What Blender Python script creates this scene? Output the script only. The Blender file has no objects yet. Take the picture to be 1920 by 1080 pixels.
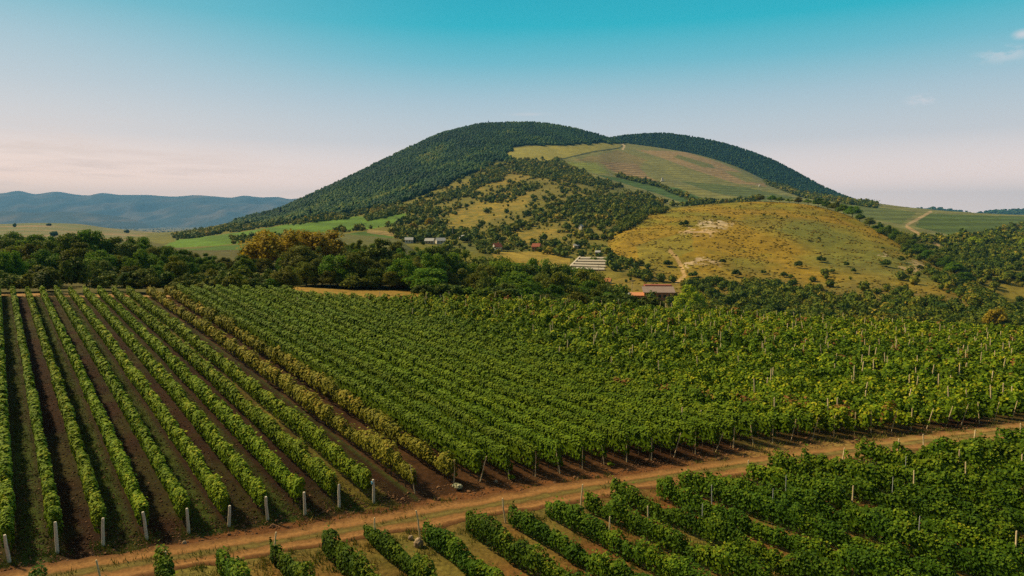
import bpy, math, random
import numpy as np
from math import radians as R
from mathutils import Vector, Matrix

# ------------------------------------------------------------------ camera, sky, sun, exposure
F = 1300.0                       # focal length in photo pixels (1920 wide)
CAMZ = 17.0
PITCH = math.atan(120.0 / F)
SP, CP = math.sin(PITCH), math.cos(PITCH)
sc = bpy.context.scene
cam = bpy.data.cameras.new("camera")
cam.sensor_width = 36.0
cam.lens = F / 1920 * 36
cam.clip_start = 0.5
cam.clip_end = 80000
camo = bpy.data.objects.new("camera", cam)
sc.collection.objects.link(camo)
camo.location = (0, 0, CAMZ)
camo.rotation_euler = (math.pi / 2 - PITCH, 0, 0)
sc.camera = camo

SUN_EL, SUN_AZ = R(42), R(-64)   # azimuth measured clockwise from +Y (camera axis); negative = left
SUN_STRENGTH = 4.4
SKY_LIGHT = .80
world = bpy.data.worlds.new("World")
sc.world = world
world.use_nodes = True
nt = world.node_tree
N, L_ = nt.nodes, nt.links
for n in list(N):
    N.remove(n)


def ramp(nodes, stops, interp='LINEAR'):
    r = nodes.new("ShaderNodeValToRGB")
    r.color_ramp.interpolation = interp
    el = r.color_ramp.elements
    el[0].position, el[0].color = stops[0][0], (*stops[0][1], 1)
    el[1].position, el[1].color = stops[-1][0], (*stops[-1][1], 1)
    for p, c in stops[1:-1]:
        e = el.new(p)
        e.color = (*c, 1)
    return r


out = N.new("ShaderNodeOutputWorld")
bg = N.new("ShaderNodeBackground")
tc = N.new("ShaderNodeTexCoord")
sep = N.new("ShaderNodeSeparateXYZ")
L_.new(tc.outputs["Generated"], sep.inputs[0])
mr = N.new("ShaderNodeMapRange")
mr.inputs[1].default_value = -0.05
mr.inputs[2].default_value = 0.95
L_.new(sep.outputs[2], mr.inputs[0])


def sz(v):                       # elevation (sine) of a photo row at the middle column -> ramp position
    y = (540 - v) / F
    e = (y * CP - SP) / (y * SP + CP)
    return (e / math.sqrt(1 + e * e) + 0.05) / 1.0


mid = ramp(N, [(0.0, (.9, .62, .50)), (sz(470), (1.0, .70, .56)), (sz(420), (1.65, 1.16, .92)), (sz(345), (1.32, .98, .84)), (sz(270), (.70, .68, .69)),
               (sz(190), (.43, .58, .655)), (sz(120), (.16, .50, .60)), (sz(50), (.012, .44, .54)), (sz(-40), (.006, .37, .48)),
               (.66, (.30, .52, .60)), (.86, (.52, .58, .56)), (1.0, (.60, .60, .54))])  # overhead stops, out of view, brightened as added soft fill from above
side = ramp(N, [(0.0, (1.0, .62, .45)), (sz(470), (1.2, .74, .52)), (sz(420), (2.0, 1.25, .82)), (sz(345), (1.55, 1.05, .80)), (sz(270), (.88, .76, .71)),
                (sz(190), (.60, .645, .67)), (sz(120), (.43, .58, .64)), (sz(50), (.22, .50, .585)), (sz(-40), (.12, .42, .53)),
                (.66, (.38, .54, .58)), (.86, (.55, .58, .54)), (1.0, (.60, .60, .54))])  # same added overhead fill on the sunset side
L_.new(mr.outputs[0], mid.inputs[0])
L_.new(mr.outputs[0], side.inputs[0])
mr2 = N.new("ShaderNodeMapRange")
mr2.interpolation_type = 'SMOOTHSTEP'
mr2.inputs[1].default_value = -0.02
mr2.inputs[2].default_value = -0.68
L_.new(sep.outputs[0], mr2.inputs[0])
mx = N.new("ShaderNodeMix")
mx.data_type = 'RGBA'
L_.new(mr2.outputs[0], mx.inputs[0])
L_.new(mid.outputs[0], mx.inputs[6])
L_.new(side.outputs[0], mx.inputs[7])
# physical sky added at low strength
sky = N.new("ShaderNodeTexSky")
sky.sky_type = 'NISHITA'
sky.sun_disc = False
sky.sun_elevation = SUN_EL
sky.sun_rotation = SUN_AZ
nscale = N.new("ShaderNodeVectorMath")
nscale.operation = 'SCALE'
nscale.inputs[3].default_value = 0.10
L_.new(sky.outputs[0], nscale.inputs[0])
mx2 = N.new("ShaderNodeMix")
mx2.data_type = 'RGBA'
mx2.inputs[0].default_value = 0.06
L_.new(mx.outputs[2], mx2.inputs[6])
L_.new(nscale.outputs[0], mx2.inputs[7])


# thin clouds in the sky: streaks low on the sunset side and two small puffs
def cloud(direction, tight, nscale_v, squash, lo, hi, colour, amount, prev):
    mp = N.new("ShaderNodeMapping")
    mp.inputs["Scale"].default_value = (1, 1, squash)
    L_.new(tc.outputs["Generated"], mp.inputs[0])
    no = N.new("ShaderNodeTexNoise")
    no.inputs["Scale"].default_value = nscale_v
    no.inputs["Detail"].default_value = 6
    no.inputs["Roughness"].default_value = 0.62
    L_.new(mp.outputs[0], no.inputs["Vector"])
    d = Vector(direction).normalized()
    sub = N.new("ShaderNodeVectorMath")
    sub.operation = 'SUBTRACT'
    L_.new(tc.outputs["Generated"], sub.inputs[0])
    sub.inputs[1].default_value = d
    sc_ = N.new("ShaderNodeVectorMath")
    sc_.operation = 'MULTIPLY'
    sc_.inputs[1].default_value = tight
    L_.new(sub.outputs[0], sc_.inputs[0])
    ln = N.new("ShaderNodeVectorMath")
    ln.operation = 'LENGTH'
    L_.new(sc_.outputs[0], ln.inputs[0])
    fall = N.new("ShaderNodeMapRange")
    fall.interpolation_type = 'SMOOTHSTEP'
    fall.inputs[1].default_value = 1.0
    fall.inputs[2].default_value = 0.0
    L_.new(ln.outputs["Value"], fall.inputs[0])
    th = N.new("ShaderNodeMapRange")
    th.interpolation_type = 'SMOOTHSTEP'
    th.inputs[1].default_value = lo
    th.inputs[2].default_value = hi
    L_.new(no.outputs[0], th.inputs[0])
    mu = N.new("ShaderNodeMath")
    mu.operation = 'MULTIPLY'
    L_.new(fall.outputs[0], mu.inputs[0])
    L_.new(th.outputs[0], mu.inputs[1])
    mu2 = N.new("ShaderNodeMath")
    mu2.operation = 'MULTIPLY'
    mu2.inputs[1].default_value = amount
    L_.new(mu.outputs[0], mu2.inputs[0])
    m = N.new("ShaderNodeMix")
    m.data_type = 'RGBA'
    m.inputs[7].default_value = (*colour, 1)
    L_.new(mu2.outputs[0], m.inputs[0])
    L_.new(prev, m.inputs[6])
    return m.outputs[2]


def pdir(u, v):
    x, y = (u - 960) / F, (540 - v) / F
    return (x, y * SP + CP, y * CP - SP)


c0 = cloud(pdir(120, 320), (2.2, 2.2, 12), 5, 14, .45, .72, (.90, .66, .55), .55, mx2.outputs[2])
c0 = cloud(pdir(40, 270), (5, 5, 30), 9, 8, .45, .7, (.95, .72, .60), .6, c0)
c0 = cloud(pdir(1885, 102), (24, 24, 75), 40, 2.6, .42, .58, (.82, .74, .75), .38, c0)
c0 = cloud(pdir(1918, 64), (70, 70, 130), 40, 2.0, .3, .5, (.76, .70, .72), .7, c0)
c0 = cloud(pdir(1728, 187), (40, 40, 110), 46, 2.0, .38, .55, (.72, .70, .73), .75, c0)
c0 = cloud(pdir(985, 214), (20, 20, 260), 20, 4.0, .3, .6, (.70, .68, .69), .5, c0)
dim = N.new("ShaderNodeMapRange")
dim.interpolation_type = 'SMOOTHSTEP'
dim.inputs[1].default_value = -0.25
dim.inputs[2].default_value = 0.6
dim.inputs[3].default_value = 0.30
dim.inputs[4].default_value = 1.0
L_.new(sep.outputs[1], dim.inputs[0])
dimm = N.new("ShaderNodeVectorMath")
dimm.operation = 'SCALE'
L_.new(c0, dimm.inputs[0])
L_.new(dim.outputs[0], dimm.inputs[3])
L_.new(dimm.outputs[0], bg.inputs[0])
bg.inputs[1].default_value = SKY_LIGHT
L_.new(bg.outputs[0], out.inputs[0])

sun = bpy.data.lights.new("sun", 'SUN')
sun.energy = SUN_STRENGTH
sun.angle = R(4)
sun.color = (1.0, .79, .44)
suno = bpy.data.objects.new("sun", sun)
sc.collection.objects.link(suno)
sdir = Vector((math.sin(SUN_AZ) * math.cos(SUN_EL), math.cos(SUN_AZ) * math.cos(SUN_EL), math.sin(SUN_EL)))
suno.rotation_euler = (-sdir).to_track_quat('-Z', 'Y').to_euler()
suno.location = (-50, -20, 80)

sc.view_settings.view_transform = 'Standard'
sc.view_settings.look = 'None'
sc.view_settings.exposure = 0.44
sc.view_settings.gamma = 1.0
sc.cycles.max_bounces = 5
sc.cycles.diffuse_bounces = 3
sc.cycles.glossy_bounces = 1
sc.cycles.transmission_bounces = 3
sc.cycles.volume_bounces = 0
sc.cycles.use_denoising = False
sc.cycles.caustics_reflective = False
sc.cycles.caustics_refractive = False
COL = sc.collection
rng = np.random.default_rng(7)
random.seed(7)


# ------------------------------------------------------------------ numeric helpers
def hash2(ix, iy, seed):
    h = (ix.astype(np.int64) * 374761393 + iy.astype(np.int64) * 668265263 + seed * 974711) & 0x7fffffff
    h = ((h ^ (h >> 13)) * 1274126177) & 0x7fffffff
    return ((h ^ (h >> 16)) & 0xffff) / 65535.0


def vnoise(x, y, seed=0):
    x, y = np.asarray(x, float), np.asarray(y, float)
    ix, iy = np.floor(x), np.floor(y)
    fx, fy = x - ix, y - iy
    fx, fy = fx * fx * (3 - 2 * fx), fy * fy * (3 - 2 * fy)
    a, b = hash2(ix, iy, seed), hash2(ix + 1, iy, seed)
    c, d = hash2(ix, iy + 1, seed), hash2(ix + 1, iy + 1, seed)
    return (a * (1 - fx) + b * fx) * (1 - fy) + (c * (1 - fx) + d * fx) * fy


def fbm(x, y, seed=0, octv=4):
    s, amp, tot = 0, 1.0, 0
    for k in range(octv):
        s = s + amp * vnoise(x * 2 ** k, y * 2 ** k, seed + k * 17)
        tot += amp
        amp *= .5
    return s / tot               # 0..1


def pchip(xp, yp, x):
    xp, yp, x = np.asarray(xp, float), np.asarray(yp, float), np.asarray(x, float)
    h = np.diff(xp)
    dl = np.diff(yp) / h
    m = np.zeros_like(yp)
    m[0], m[-1] = dl[0], dl[-1]
    for i in range(1, len(xp) - 1):
        if dl[i - 1] * dl[i] > 0:
            w1, w2 = 2 * h[i] + h[i - 1], h[i] + 2 * h[i - 1]
            m[i] = (w1 + w2) / (w1 / dl[i - 1] + w2 / dl[i])
    xc = np.clip(x, xp[0], xp[-1])
    i = np.clip(np.searchsorted(xp, xc) - 1, 0, len(h) - 1)
    t = (xc - xp[i]) / h[i]
    return ((2 * t ** 3 - 3 * t ** 2 + 1) * yp[i] + (t ** 3 - 2 * t ** 2 + t) * h[i] * m[i]
            + (-2 * t ** 3 + 3 * t ** 2) * yp[i + 1] + (t ** 3 - t ** 2) * h[i] * m[i + 1])


def e_of_v(v):
    y = (540 - np.asarray(v, float)) / F
    return (y * CP - SP) / (y * SP + CP)


def fac_of_v(v):
    return (540 - np.asarray(v, float)) / F * SP + CP


def v_of_e(e):
    y = (e * CP + SP) / (CP - e * SP)
    return 540 - F * y


def project(X, Y, Z):
    e = (Z - CAMZ) / Y
    y = (e * CP + SP) / (CP - e * SP)
    return 960 + F * X / Y * (y * SP + CP), 540 - F * y


def inpoly(u, v, poly):
    r = np.zeros(np.shape(u), bool)
    n = len(poly)
    for i in range(n):
        x0, y0 = poly[i]
        x1, y1 = poly[(i + 1) % n]
        if y0 == y1:
            continue
        c = (y0 > v) != (y1 > v)
        r ^= c & (u < (x1 - x0) * (v - y0) / (y1 - y0) + x0)
    return r


def dline(u, v, pts):            # distance in pixels from a polyline
    best = np.full(np.shape(u), 1e9)
    for (x0, y0), (x1, y1) in zip(pts, pts[1:]):
        dx, dy = x1 - x0, y1 - y0
        t = np.clip(((u - x0) * dx + (v - y0) * dy) / (dx * dx + dy * dy), 0, 1)
        best = np.minimum(best, np.hypot(u - x0 - t * dx, v - y0 - t * dy))
    return best


# ------------------------------------------------------------------ the terrain
# Row direction and its perpendicular in plan; camera stands above (0, 0).
DX, DY = -.595, .804
NX, NY = .804, .595


def road_y(x):
    return pchip([-60, -34, -21.05, -9.4, 0, 11.64, 20.85, 30.6, 41.45, 70, 120], [16.5, 27, 32.36, 36.9, 41.0, 45.8, 49.0, 52.4, 56.0, 65, 80], x)


def head_y(x):                   # line where the rows of the big block end
    return pchip([-80, -40, -25.04, -19.25, -11.8, -8.3, -3.6, 1.67, 6.9, 11.9, 20.9, 31.6, 43.1, 70, 120, 220], [8, 26, 33.1, 35.55, 38.75, 40.45, 43.1, 44.9, 47.4, 49.0, 52.8, 55.8, 59.3, 67.5, 84, 110], x)


def far_y(T):
    return pchip([-900, 0, 300, 520, 590, 730, 850, 1240, 1600, 1920, 2900], [118, 119, 119, 119, 113, 113.5, 121.5, 126, 130, 134, 140], T)


def far_z(T):
    return pchip([-900, 0, 300, 520, 590, 730, 850, 1000, 1240, 1600, 1920, 2900], [4.9, 4.71, 4.65, 4.38, 3.92, 3.5, 3.2, 2.2, .55, -2.3, -4.4, -7], T)


def field_z(T, X, Y):
    yr, yf = road_y(X), far_y(T)
    s = np.clip((Y - yr) / (yf - yr), 0, 1)
    z = far_z(T) * s
    sl = pchip([-900, 300, 520, 590, 740, 850, 900, 1200, 1920, 2900], [.02, .03, .02, -.012, -.008, .08, .13, .19, .20, .2], T)
    over = np.maximum(Y - yf, 0)
    return z - sl * np.maximum(over - 3, 0)


# every layer: columns (u, [(v, Y) ...]) from its foot to its crest
LAYERS = {}
LAYERS['wooded_hill'] = [
    (-700, [(470, 600), (462, 800), (455, 1000), (450, 1200), (447, 1400)]),
    (100, [(468, 550), (462, 750), (455, 950), (449, 1150), (444, 1400)]),
    (230, [(470, 450), (460, 650), (450, 850), (443, 1150), (439, 1500)]),
    (330, [(471, 430), (456, 600), (446, 800), (440, 1100), (434, 1550)]),
    (450, [(472, 430), (448, 600), (434, 800), (426, 1100), (413, 1600)]),
    (520, [(472, 430), (442, 600), (426, 800), (412, 1150), (394, 1650)]),
    (600, [(471, 430), (434, 600), (412, 820), (396, 1150), (360, 1700)]),
    (680, [(466, 430), (430, 600), (403, 820), (375, 1200), (321, 1800)]),
    (760, [(462, 430), (428, 600), (394, 820), (348, 1250), (283, 1950)]),
    (840, [(468, 420), (432, 580), (386, 820), (325, 1300), (248, 2100)]),
    (930, [(480, 400), (438, 540), (380, 800), (310, 1300), (232, 2200)]),
    (1000, [(492, 390), (440, 540), (374, 800), (312, 1250), (233, 2220)]),
    (1060, [(502, 380), (440, 540), (370, 820), (316, 1250), (240, 2200)]),
    (1120, [(508, 375), (438, 540), (374, 820), (322, 1250), (255, 2150)]),
    (1165, [(510, 370), (438, 540), (380, 820), (330, 1280), (267, 2100)]),
    (1230, [(508, 380), (434, 550), (384, 840), (340, 1250), (276, 2050)]),
    (1300, [(504, 390), (430, 560), (386, 860), (346, 1250), (288, 1950)]),
    (1380, [(500, 400), (426, 590), (388, 880), (354, 1250), (312, 1850)]),
    (1450, [(500, 400), (424, 600), (390, 880), (366, 1200), (344, 1700)]),
    (1500, [(500, 400), (424, 600), (392, 880), (374, 1180), (359, 1600)]),
    (1600, [(505, 400), (430, 600), (400, 880), (384, 1150), (374, 1450)]),
    (1700, [(510, 400), (440, 590), (412, 850), (396, 1100), (388, 1400)]),
    (1800, [(515, 400), (452, 580), (424, 820), (406, 1080), (397, 1380)]),
    (1920, [(520, 400), (462, 560), (432, 800), (413, 1050), (403, 1350)]),
    (2700, [(530, 400), (480, 560), (450, 800), (430, 1050), (415, 1350)]),
]
LAYERS['grassy_hill'] = [
    (1010, [(600, 300), (580, 330), (560, 360), (540, 390), (525, 420)]),
    (1080, [(580, 300), (550, 340), (525, 390), (505, 430), (488, 470)]),
    (1130, [(575, 290), (540, 340), (505, 400), (475, 460), (452, 520)]),
    (1180, [(580, 280), (540, 330), (495, 400), (445, 480), (408, 570)]),
    (1240, [(590, 270), (545, 325), (490, 400), (434, 490), (394, 610)]),
    (1330, [(600, 262), (550, 315), (490, 395), (430, 490), (383, 630)]),
    (1420, [(604, 258), (555, 310), (495, 390), (430, 490), (378, 630)]),
    (1500, [(606, 255), (560, 305), (500, 385), (436, 480), (382, 610)]),
    (1580, [(608, 252), (562, 300), (508, 375), (452, 460), (400, 570)]),
    (1640, [(610, 250), (568, 296), (520, 360), (472, 430), (430, 520)]),
    (1700, [(612, 248), (574, 290), (532, 345), (494, 405), (466, 470)]),
    (1760, [(616, 245), (582, 282), (548, 326), (520, 370), (503, 420)]),
    (1830, [(622, 242), (594, 274), (570, 305), (555, 335), (545, 370)]),
    (1920, [(630, 238), (612, 260), (604, 280), (598, 300), (594, 325)]),
    (2100, [(660, 230), (655, 245), (650, 260), (648, 275), (646, 290)]),
]
LAYERS['back_hill'] = [
    (1000, [(420, 2350), (380, 2420), (340, 2500), (310, 2580), (285, 2650)]),
    (1120, [(420, 2350), (370, 2420), (320, 2500), (285, 2580), (264, 2650)]),
    (1190, [(420, 2350), (370, 2420), (315, 2500), (275, 2580), (253, 2650)]),
    (1240, [(420, 2300), (370, 2380), (315, 2460), (275, 2560), (251, 2650)]),
    (1300, [(420, 2250), (375, 2330), (325, 2420), (285, 2520), (258, 2630)]),
    (1350, [(420, 2200), (380, 2280), (335, 2380), (296, 2480), (268, 2600)]),
    (1400, [(420, 2150), (385, 2230), (345, 2330), (310, 2440), (283, 2560)]),
    (1450, [(425, 2050), (390, 2150), (356, 2260), (326, 2380), (302, 2520)]),
    (1500, [(428, 1950), (400, 2080), (372, 2200), (348, 2330), (328, 2480)]),
    (1545, [(430, 1900), (408, 2030), (386, 2150), (367, 2290), (352, 2440)]),
    (1580, [(432, 1850), (415, 1980), (396, 2110), (380, 2250), (367, 2400)]),
    (1650, [(436, 1800), (424, 1930), (410, 2060), (400, 2200), (392, 2350)]),
    (1800, [(440, 1800), (436, 1930), (430, 2060), (425, 2200), (420, 2350)]),
]
LAYERS['far_hills'] = [
    (1560, [(440, 3600), (434, 3900), (428, 4200), (420, 4500), (412, 4800)]),
    (1680, [(440, 3600), (430, 3900), (420, 4200), (408, 4500), (398, 4800)]),
    (1740, [(440, 3600), (428, 3900), (414, 4200), (400, 4500), (390, 4800)]),
    (1790, [(440, 3600), (428, 3900), (416, 4200), (403, 4500), (394, 4800)]),
    (1830, [(440, 3600), (430, 3900), (420, 4200), (408, 4500), (399, 4800)]),
    (1870, [(440, 3600), (428, 3900), (416, 4200), (404, 4500), (395, 4800)]),
    (1920, [(440, 3600), (428, 3900), (414, 4200), (402, 4500), (393, 4800)]),
    (2200, [(440, 3600), (428, 3900), (416, 4200), (404, 4500), (396, 4800)]),
    (2800, [(445, 3600), (440, 3900), (435, 4200), (430, 4500), (425, 4800)]),
]
LAYERS['low_hill'] = [
    (-700, [(450, 700), (444, 950), (436, 1250), (428, 1500), (422, 1800)]),
    (0, [(450, 700), (444, 950), (436, 1250), (427, 1550), (420, 1850)]),
    (70, [(450, 700), (444, 950), (436, 1250), (426, 1550), (418, 1850)]),
    (140, [(450, 700), (444, 950), (437, 1250), (428, 1550), (419.5, 1850)]),
    (200, [(452, 700), (447, 950), (441, 1250), (434, 1550), (427, 1850)]),
    (260, [(455, 700), (450, 950), (444, 1250), (439, 1550), (433, 1850)]),
    (330, [(458, 700), (453, 950), (448, 1250), (443, 1550), (438.5, 1850)]),
    (520, [(468, 700), (462, 950), (456, 1250), (452, 1550), (448, 1850)]),
]
D1 = [(-900, 404), (-500, 396), (-200, 402), (-80, 396), (0, 396), (35, 397), (70, 399), (110, 396.5), (150, 398), (200, 403), (245, 410), (275, 420), (310, 432), (420, 440)]
LAYERS['mountains_near'] = [(u, [(440, 7600), (440 - .18 * (440 - v), 7900), (440 - .5 * (440 - v), 8300), (440 - .8 * (440 - v), 8700), (v, 9100)]) for u, v in D1]
D2 = [(-900, 368), (-600, 360), (-400, 366), (-250, 358), (-120, 364), (-40, 360), (0, 362.5), (34, 358), (66, 363.5), (104, 359), (140, 364), (163, 366), (192, 362), (228, 365.5), (268, 365.5), (325, 368.5),
      (365, 366), (400, 368), (432, 370.5), (458, 367), (492, 370), (520, 369.5), (545, 373), (575, 370), (620, 372), (700, 378), (820, 392), (960, 420), (1100, 440)]
LAYERS['mountains'] = [(u, [(436, 10200), (436 - .22 * (436 - v), 11000), (436 - .5 * (436 - v), 12000), (436 - .78 * (436 - v), 13200), (v, 14400)]) for u, v in D2]
NAMES = list(LAYERS)

Tg = np.concatenate([np.arange(-900, -60, 14.0), np.arange(-60, 1985, 2.0), np.arange(1985, 2850, 14.0)])
Yg = np.concatenate([np.geomspace(5, 20, 30)[:-1], np.geomspace(20, 140, 300)[:-1], np.geomspace(140, 250, 70)[:-1],
                     np.geomspace(250, 2800, 520)[:-1], np.geomspace(2800, 7400, 30)[:-1], np.geomspace(7400, 15500, 130)])
Lg = np.log(Yg)
TT, YY = np.meshgrid(Tg, Yg, indexing='ij')
XX = (TT - 960) / F * YY


def layer_height(cols, name):
    tcol = np.array([960 + (u - 960) / fac_of_v(p[-1][0]) for u, p in cols])
    E = np.array([[e_of_v(v) for v, y in p] for u, p in cols])
    LY = np.array([[math.log(y) for v, y in p] for u, p in cols])
    k = E.shape[1]
    Ei = np.stack([pchip(tcol, E[:, j], Tg) for j in range(k)], 1)
    Li = np.stack([pchip(tcol, LY[:, j], Tg) for j in range(k)], 1)
    Z = np.full((len(Tg), len(Yg)), -500.0)
    for i in range(len(Tg)):
        if Tg[i] < tcol[0] - 1e-6 or Tg[i] > tcol[-1] + 1e-6:
            continue
        e = pchip(Li[i], Ei[i], Lg)
        z = CAMZ + Yg * e
        y0, y1 = math.exp(Li[i, 0]), math.exp(Li[i, -1])
        pre, post = Yg < y0, Yg > y1
        z[pre] = CAMZ + y0 * Ei[i, 0] - .3 * (y0 - Yg[pre])
        dd = (Yg[post] - y1)
        z[post] = CAMZ + y1 * Ei[i, -1] - np.minimum(.10 * dd + .0012 * dd ** 2, .35 * dd)
        s = np.clip((Lg - Li[i, 0]) / (Li[i, -1] - Li[i, 0]), 0, 1)
        z = z + relief(name, XX[i], YY[i]) * (np.sin(np.pi * s) ** .7) * (Lg < Li[i, -1])
        Z[i] = z
    return Z


def relief(name, X, Y):
    if name == 'wooded_hill':
        return (16 * (fbm(X / 190 + 3, Y / 260, 5, 4) - .5) - 26 * np.abs(fbm(X / 85 + .35 * Y / 85, Y / 420, 6, 3) - .5)) * np.clip((Y - 500) / 900, .1, 1)
    if name == 'grassy_hill':
        return 4.5 * (fbm(X / 46, Y / 60, 9, 4) - .5)
    if name == 'back_hill':
        return 25 * (fbm(X / 160, Y / 200, 11, 4) - .5)
    if name == 'mountains':
        return 330 * (1 - 2 * np.abs(fbm(X / 1500, Y / 2600, 13, 5) - .5)) - 230
    if name == 'mountains_near':
        return 90 * (fbm(X / 900, Y / 900, 15, 4) - .5)
    return 14 * (fbm(X / 260, Y / 300, 19, 3) - .5)


ZA = field_z(TT, XX, YY) + .05 * (fbm(XX / .9, YY / .9, 3, 3) - .5) + .25 * (fbm(XX / 14, YY / 14, 4, 2) - .5) * np.clip((YY - 20) / 40, 0, 1)
vz = pchip([-900, 0, 400, 700, 1000, 1300, 1900, 2850], [3.5, 3.0, 1.0, -6, -15, -23, -27, -28], TT)
ZV = vz + 3 * (fbm(XX / 40, YY / 40, 23, 3) - .5) - .5 * np.maximum(far_y(TT) + 22 - YY, 0) - .012 * np.maximum(YY - 400, 0)
ZV = np.maximum(ZV, -38 - 0 * YY - np.where(YY < 180, 400, 0))
layers = [ZA, ZV] + [layer_height(LAYERS[n], n) for n in NAMES]
ZZ = np.max(np.stack(layers), 0)
WHICH = np.argmax(np.stack(layers), 0)
del layers
UU, VV = project(XX, YY, ZZ)
EE = (ZZ - CAMZ) / YY
RM = np.maximum.accumulate(EE, 1)
VIS = EE >= RM - 1e-9
SLACK = (RM - EE) * YY           # how many metres a point lies below the line of sight


def H(X, Y):
    X, Y = np.asarray(X, float), np.asarray(Y, float)
    T = 960 + F * X / Y
    L = np.log(Y)
    i = np.clip(np.searchsorted(Tg, T) - 1, 0, len(Tg) - 2)
    j = np.clip(np.searchsorted(Lg, L) - 1, 0, len(Lg) - 2)
    a = np.clip((T - Tg[i]) / (Tg[i + 1] - Tg[i]), 0, 1)
    b = np.clip((L - Lg[j]) / (Lg[j + 1] - Lg[j]), 0, 1)
    return ((ZZ[i, j] * (1 - a) + ZZ[i + 1, j] * a) * (1 - b) + (ZZ[i, j + 1] * (1 - a) + ZZ[i + 1, j + 1] * a) * b)


def at_depth(u, Y):              # ground point in photo column u at depth Y
    f = .99
    for _ in range(4):
        X = (u - 960) / F * Y / f
        z = float(H(X, Y))
        f = float(fac_of_v(v_of_e((z - CAMZ) / Y)))
    return X, Y, z


def hit(u, v, ymin=20):          # first ground point seen at photo pixel (u, v)
    f = float(fac_of_v(v))
    ys = np.geomspace(ymin, 15000, 6000)
    xs = (u - 960) / F * ys / f
    z = H(xs, ys)
    k = np.argmax((z - CAMZ) / ys >= e_of_v(v))
    return float(xs[k]), float(ys[k]), float(z[k])


# ------------------------------------------------------------------ mesh helpers
def mesh_from(name, verts, faces_flat, sizes, attrs=None, colors=None, smooth=False, uv=None):
    me = bpy.data.meshes.new(name)
    verts = np.ascontiguousarray(verts, np.float32)
    faces_flat = np.ascontiguousarray(faces_flat, np.int32).ravel()
    nf = len(sizes) if not np.isscalar(sizes) else len(faces_flat) // sizes
    szs = np.asarray(sizes, np.int32) if not np.isscalar(sizes) else np.full(nf, sizes, np.int32)
    me.vertices.add(len(verts))
    me.vertices.foreach_set("co", verts.ravel())
    me.loops.add(len(faces_flat))
    me.loops.foreach_set("vertex_index", faces_flat)
    me.polygons.add(nf)
    st = np.zeros(nf, np.int32)
    st[1:] = np.cumsum(szs)[:-1]
    me.polygons.foreach_set("loop_start", st)
    me.polygons.foreach_set("use_smooth", np.full(nf, smooth, bool))
    for k, a in (attrs or {}).items():
        at = me.attributes.new(k, 'FLOAT', 'POINT')
        at.data.foreach_set("value", np.ascontiguousarray(a, np.float32))
    for k, a in (colors or {}).items():
        at = me.attributes.new(k, 'FLOAT_COLOR', 'POINT')
        c = np.ones((len(verts), 4), np.float32)
        c[:, :3] = a
        at.data.foreach_set("color", c.ravel())
    me.update(calc_edges=True)
    return me


def link(name, me, mat=None, parent=None, loc=None, rot=None, scale=None):
    o = bpy.data.objects.new(name, me)
    COL.objects.link(o)
    if mat is not None and me is not None and not me.materials:
        me.materials.append(mat)
    if parent is not None:
        o.parent = parent
    if loc is not None:
        o.location = loc
    if rot is not None:
        o.rotation_euler = rot
    if scale is not None:
        o.scale = scale
    return o


def tag(o, label=None, cat=None, group=None, kind=None):
    if label:
        o['label'] = label
    if cat:
        o['category'] = cat
    if group:
        o['group'] = group
    if kind:
        o['kind'] = kind
    return o


ORD = ("first second third fourth fifth sixth seventh eighth ninth tenth eleventh twelfth thirteenth fourteenth fifteenth sixteenth seventeenth "
       "eighteenth nineteenth").split()
TENS = ["", "", "twent", "thirt", "fort", "fift", "sixt", "sevent", "eight", "ninet"]


def nth(k):                      # 1 -> first
    if k < 20:
        return ORD[k - 1]
    if k >= 100:
        return "hundredth" if k == 100 else "hundred and " + nth(k - 100)
    t, r = divmod(k, 10)
    return TENS[t] + ("ieth" if r == 0 else "y-" + ORD[r - 1])


class MB:                        # collects simple shapes into one mesh
    def __init__(s):
        s.v, s.f = [], []

    def add(s, verts, faces):
        o = len(s.v)
        s.v += [tuple(p) for p in verts]
        s.f += [tuple(i + o for i in f) for f in faces]
        return s

    def box(s, x0, x1, y0, y1, z0, z1):
        return s.add([(x0, y0, z0), (x1, y0, z0), (x1, y1, z0), (x0, y1, z0), (x0, y0, z1), (x1, y0, z1), (x1, y1, z1), (x0, y1, z1)],
                     [(0, 3, 2, 1), (4, 5, 6, 7), (0, 1, 5, 4), (1, 2, 6, 5), (2, 3, 7, 6), (3, 0, 4, 7)])

    def tube(s, pts, radii, n=8, cap=True):
        pts = [Vector(p) for p in pts]
        rings = []
        for i, p in enumerate(pts):
            d = (pts[min(i + 1, len(pts) - 1)] - pts[max(i - 1, 0)]).normalized()
            a = d.orthogonal().normalized()
            b = d.cross(a)
            rings.append([p + (a * math.cos(2 * math.pi * k / n) + b * math.sin(2 * math.pi * k / n)) * radii[i] for k in range(n)])
        vs = [q for r in rings for q in r]
        fs = []
        for i in range(len(pts) - 1):
            for k in range(n):
                fs.append((i * n + k, i * n + (k + 1) % n, (i + 1) * n + (k + 1) % n, (i + 1) * n + k))
        if cap:
            fs.append(tuple(range(n))[::-1])
            fs.append(tuple((len(pts) - 1) * n + k for k in range(n)))
        return s.add(vs, fs)

    def mesh(s, name):
        me = bpy.data.meshes.new(name)
        me.from_pydata(s.v, [], s.f)
        me.update()
        return me


# ------------------------------------------------------------------ materials
def new_mat(name):
    m = bpy.data.materials.new(name)
    m.use_nodes = True
    nt = m.node_tree
    for n in list(nt.nodes):
        nt.nodes.remove(n)
    o = nt.nodes.new("ShaderNodeOutputMaterial")
    b = nt.nodes.new("ShaderNodeBsdfPrincipled")
    nt.links.new(b.outputs[0], o.inputs[0])
    return m, nt, b, o


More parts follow.
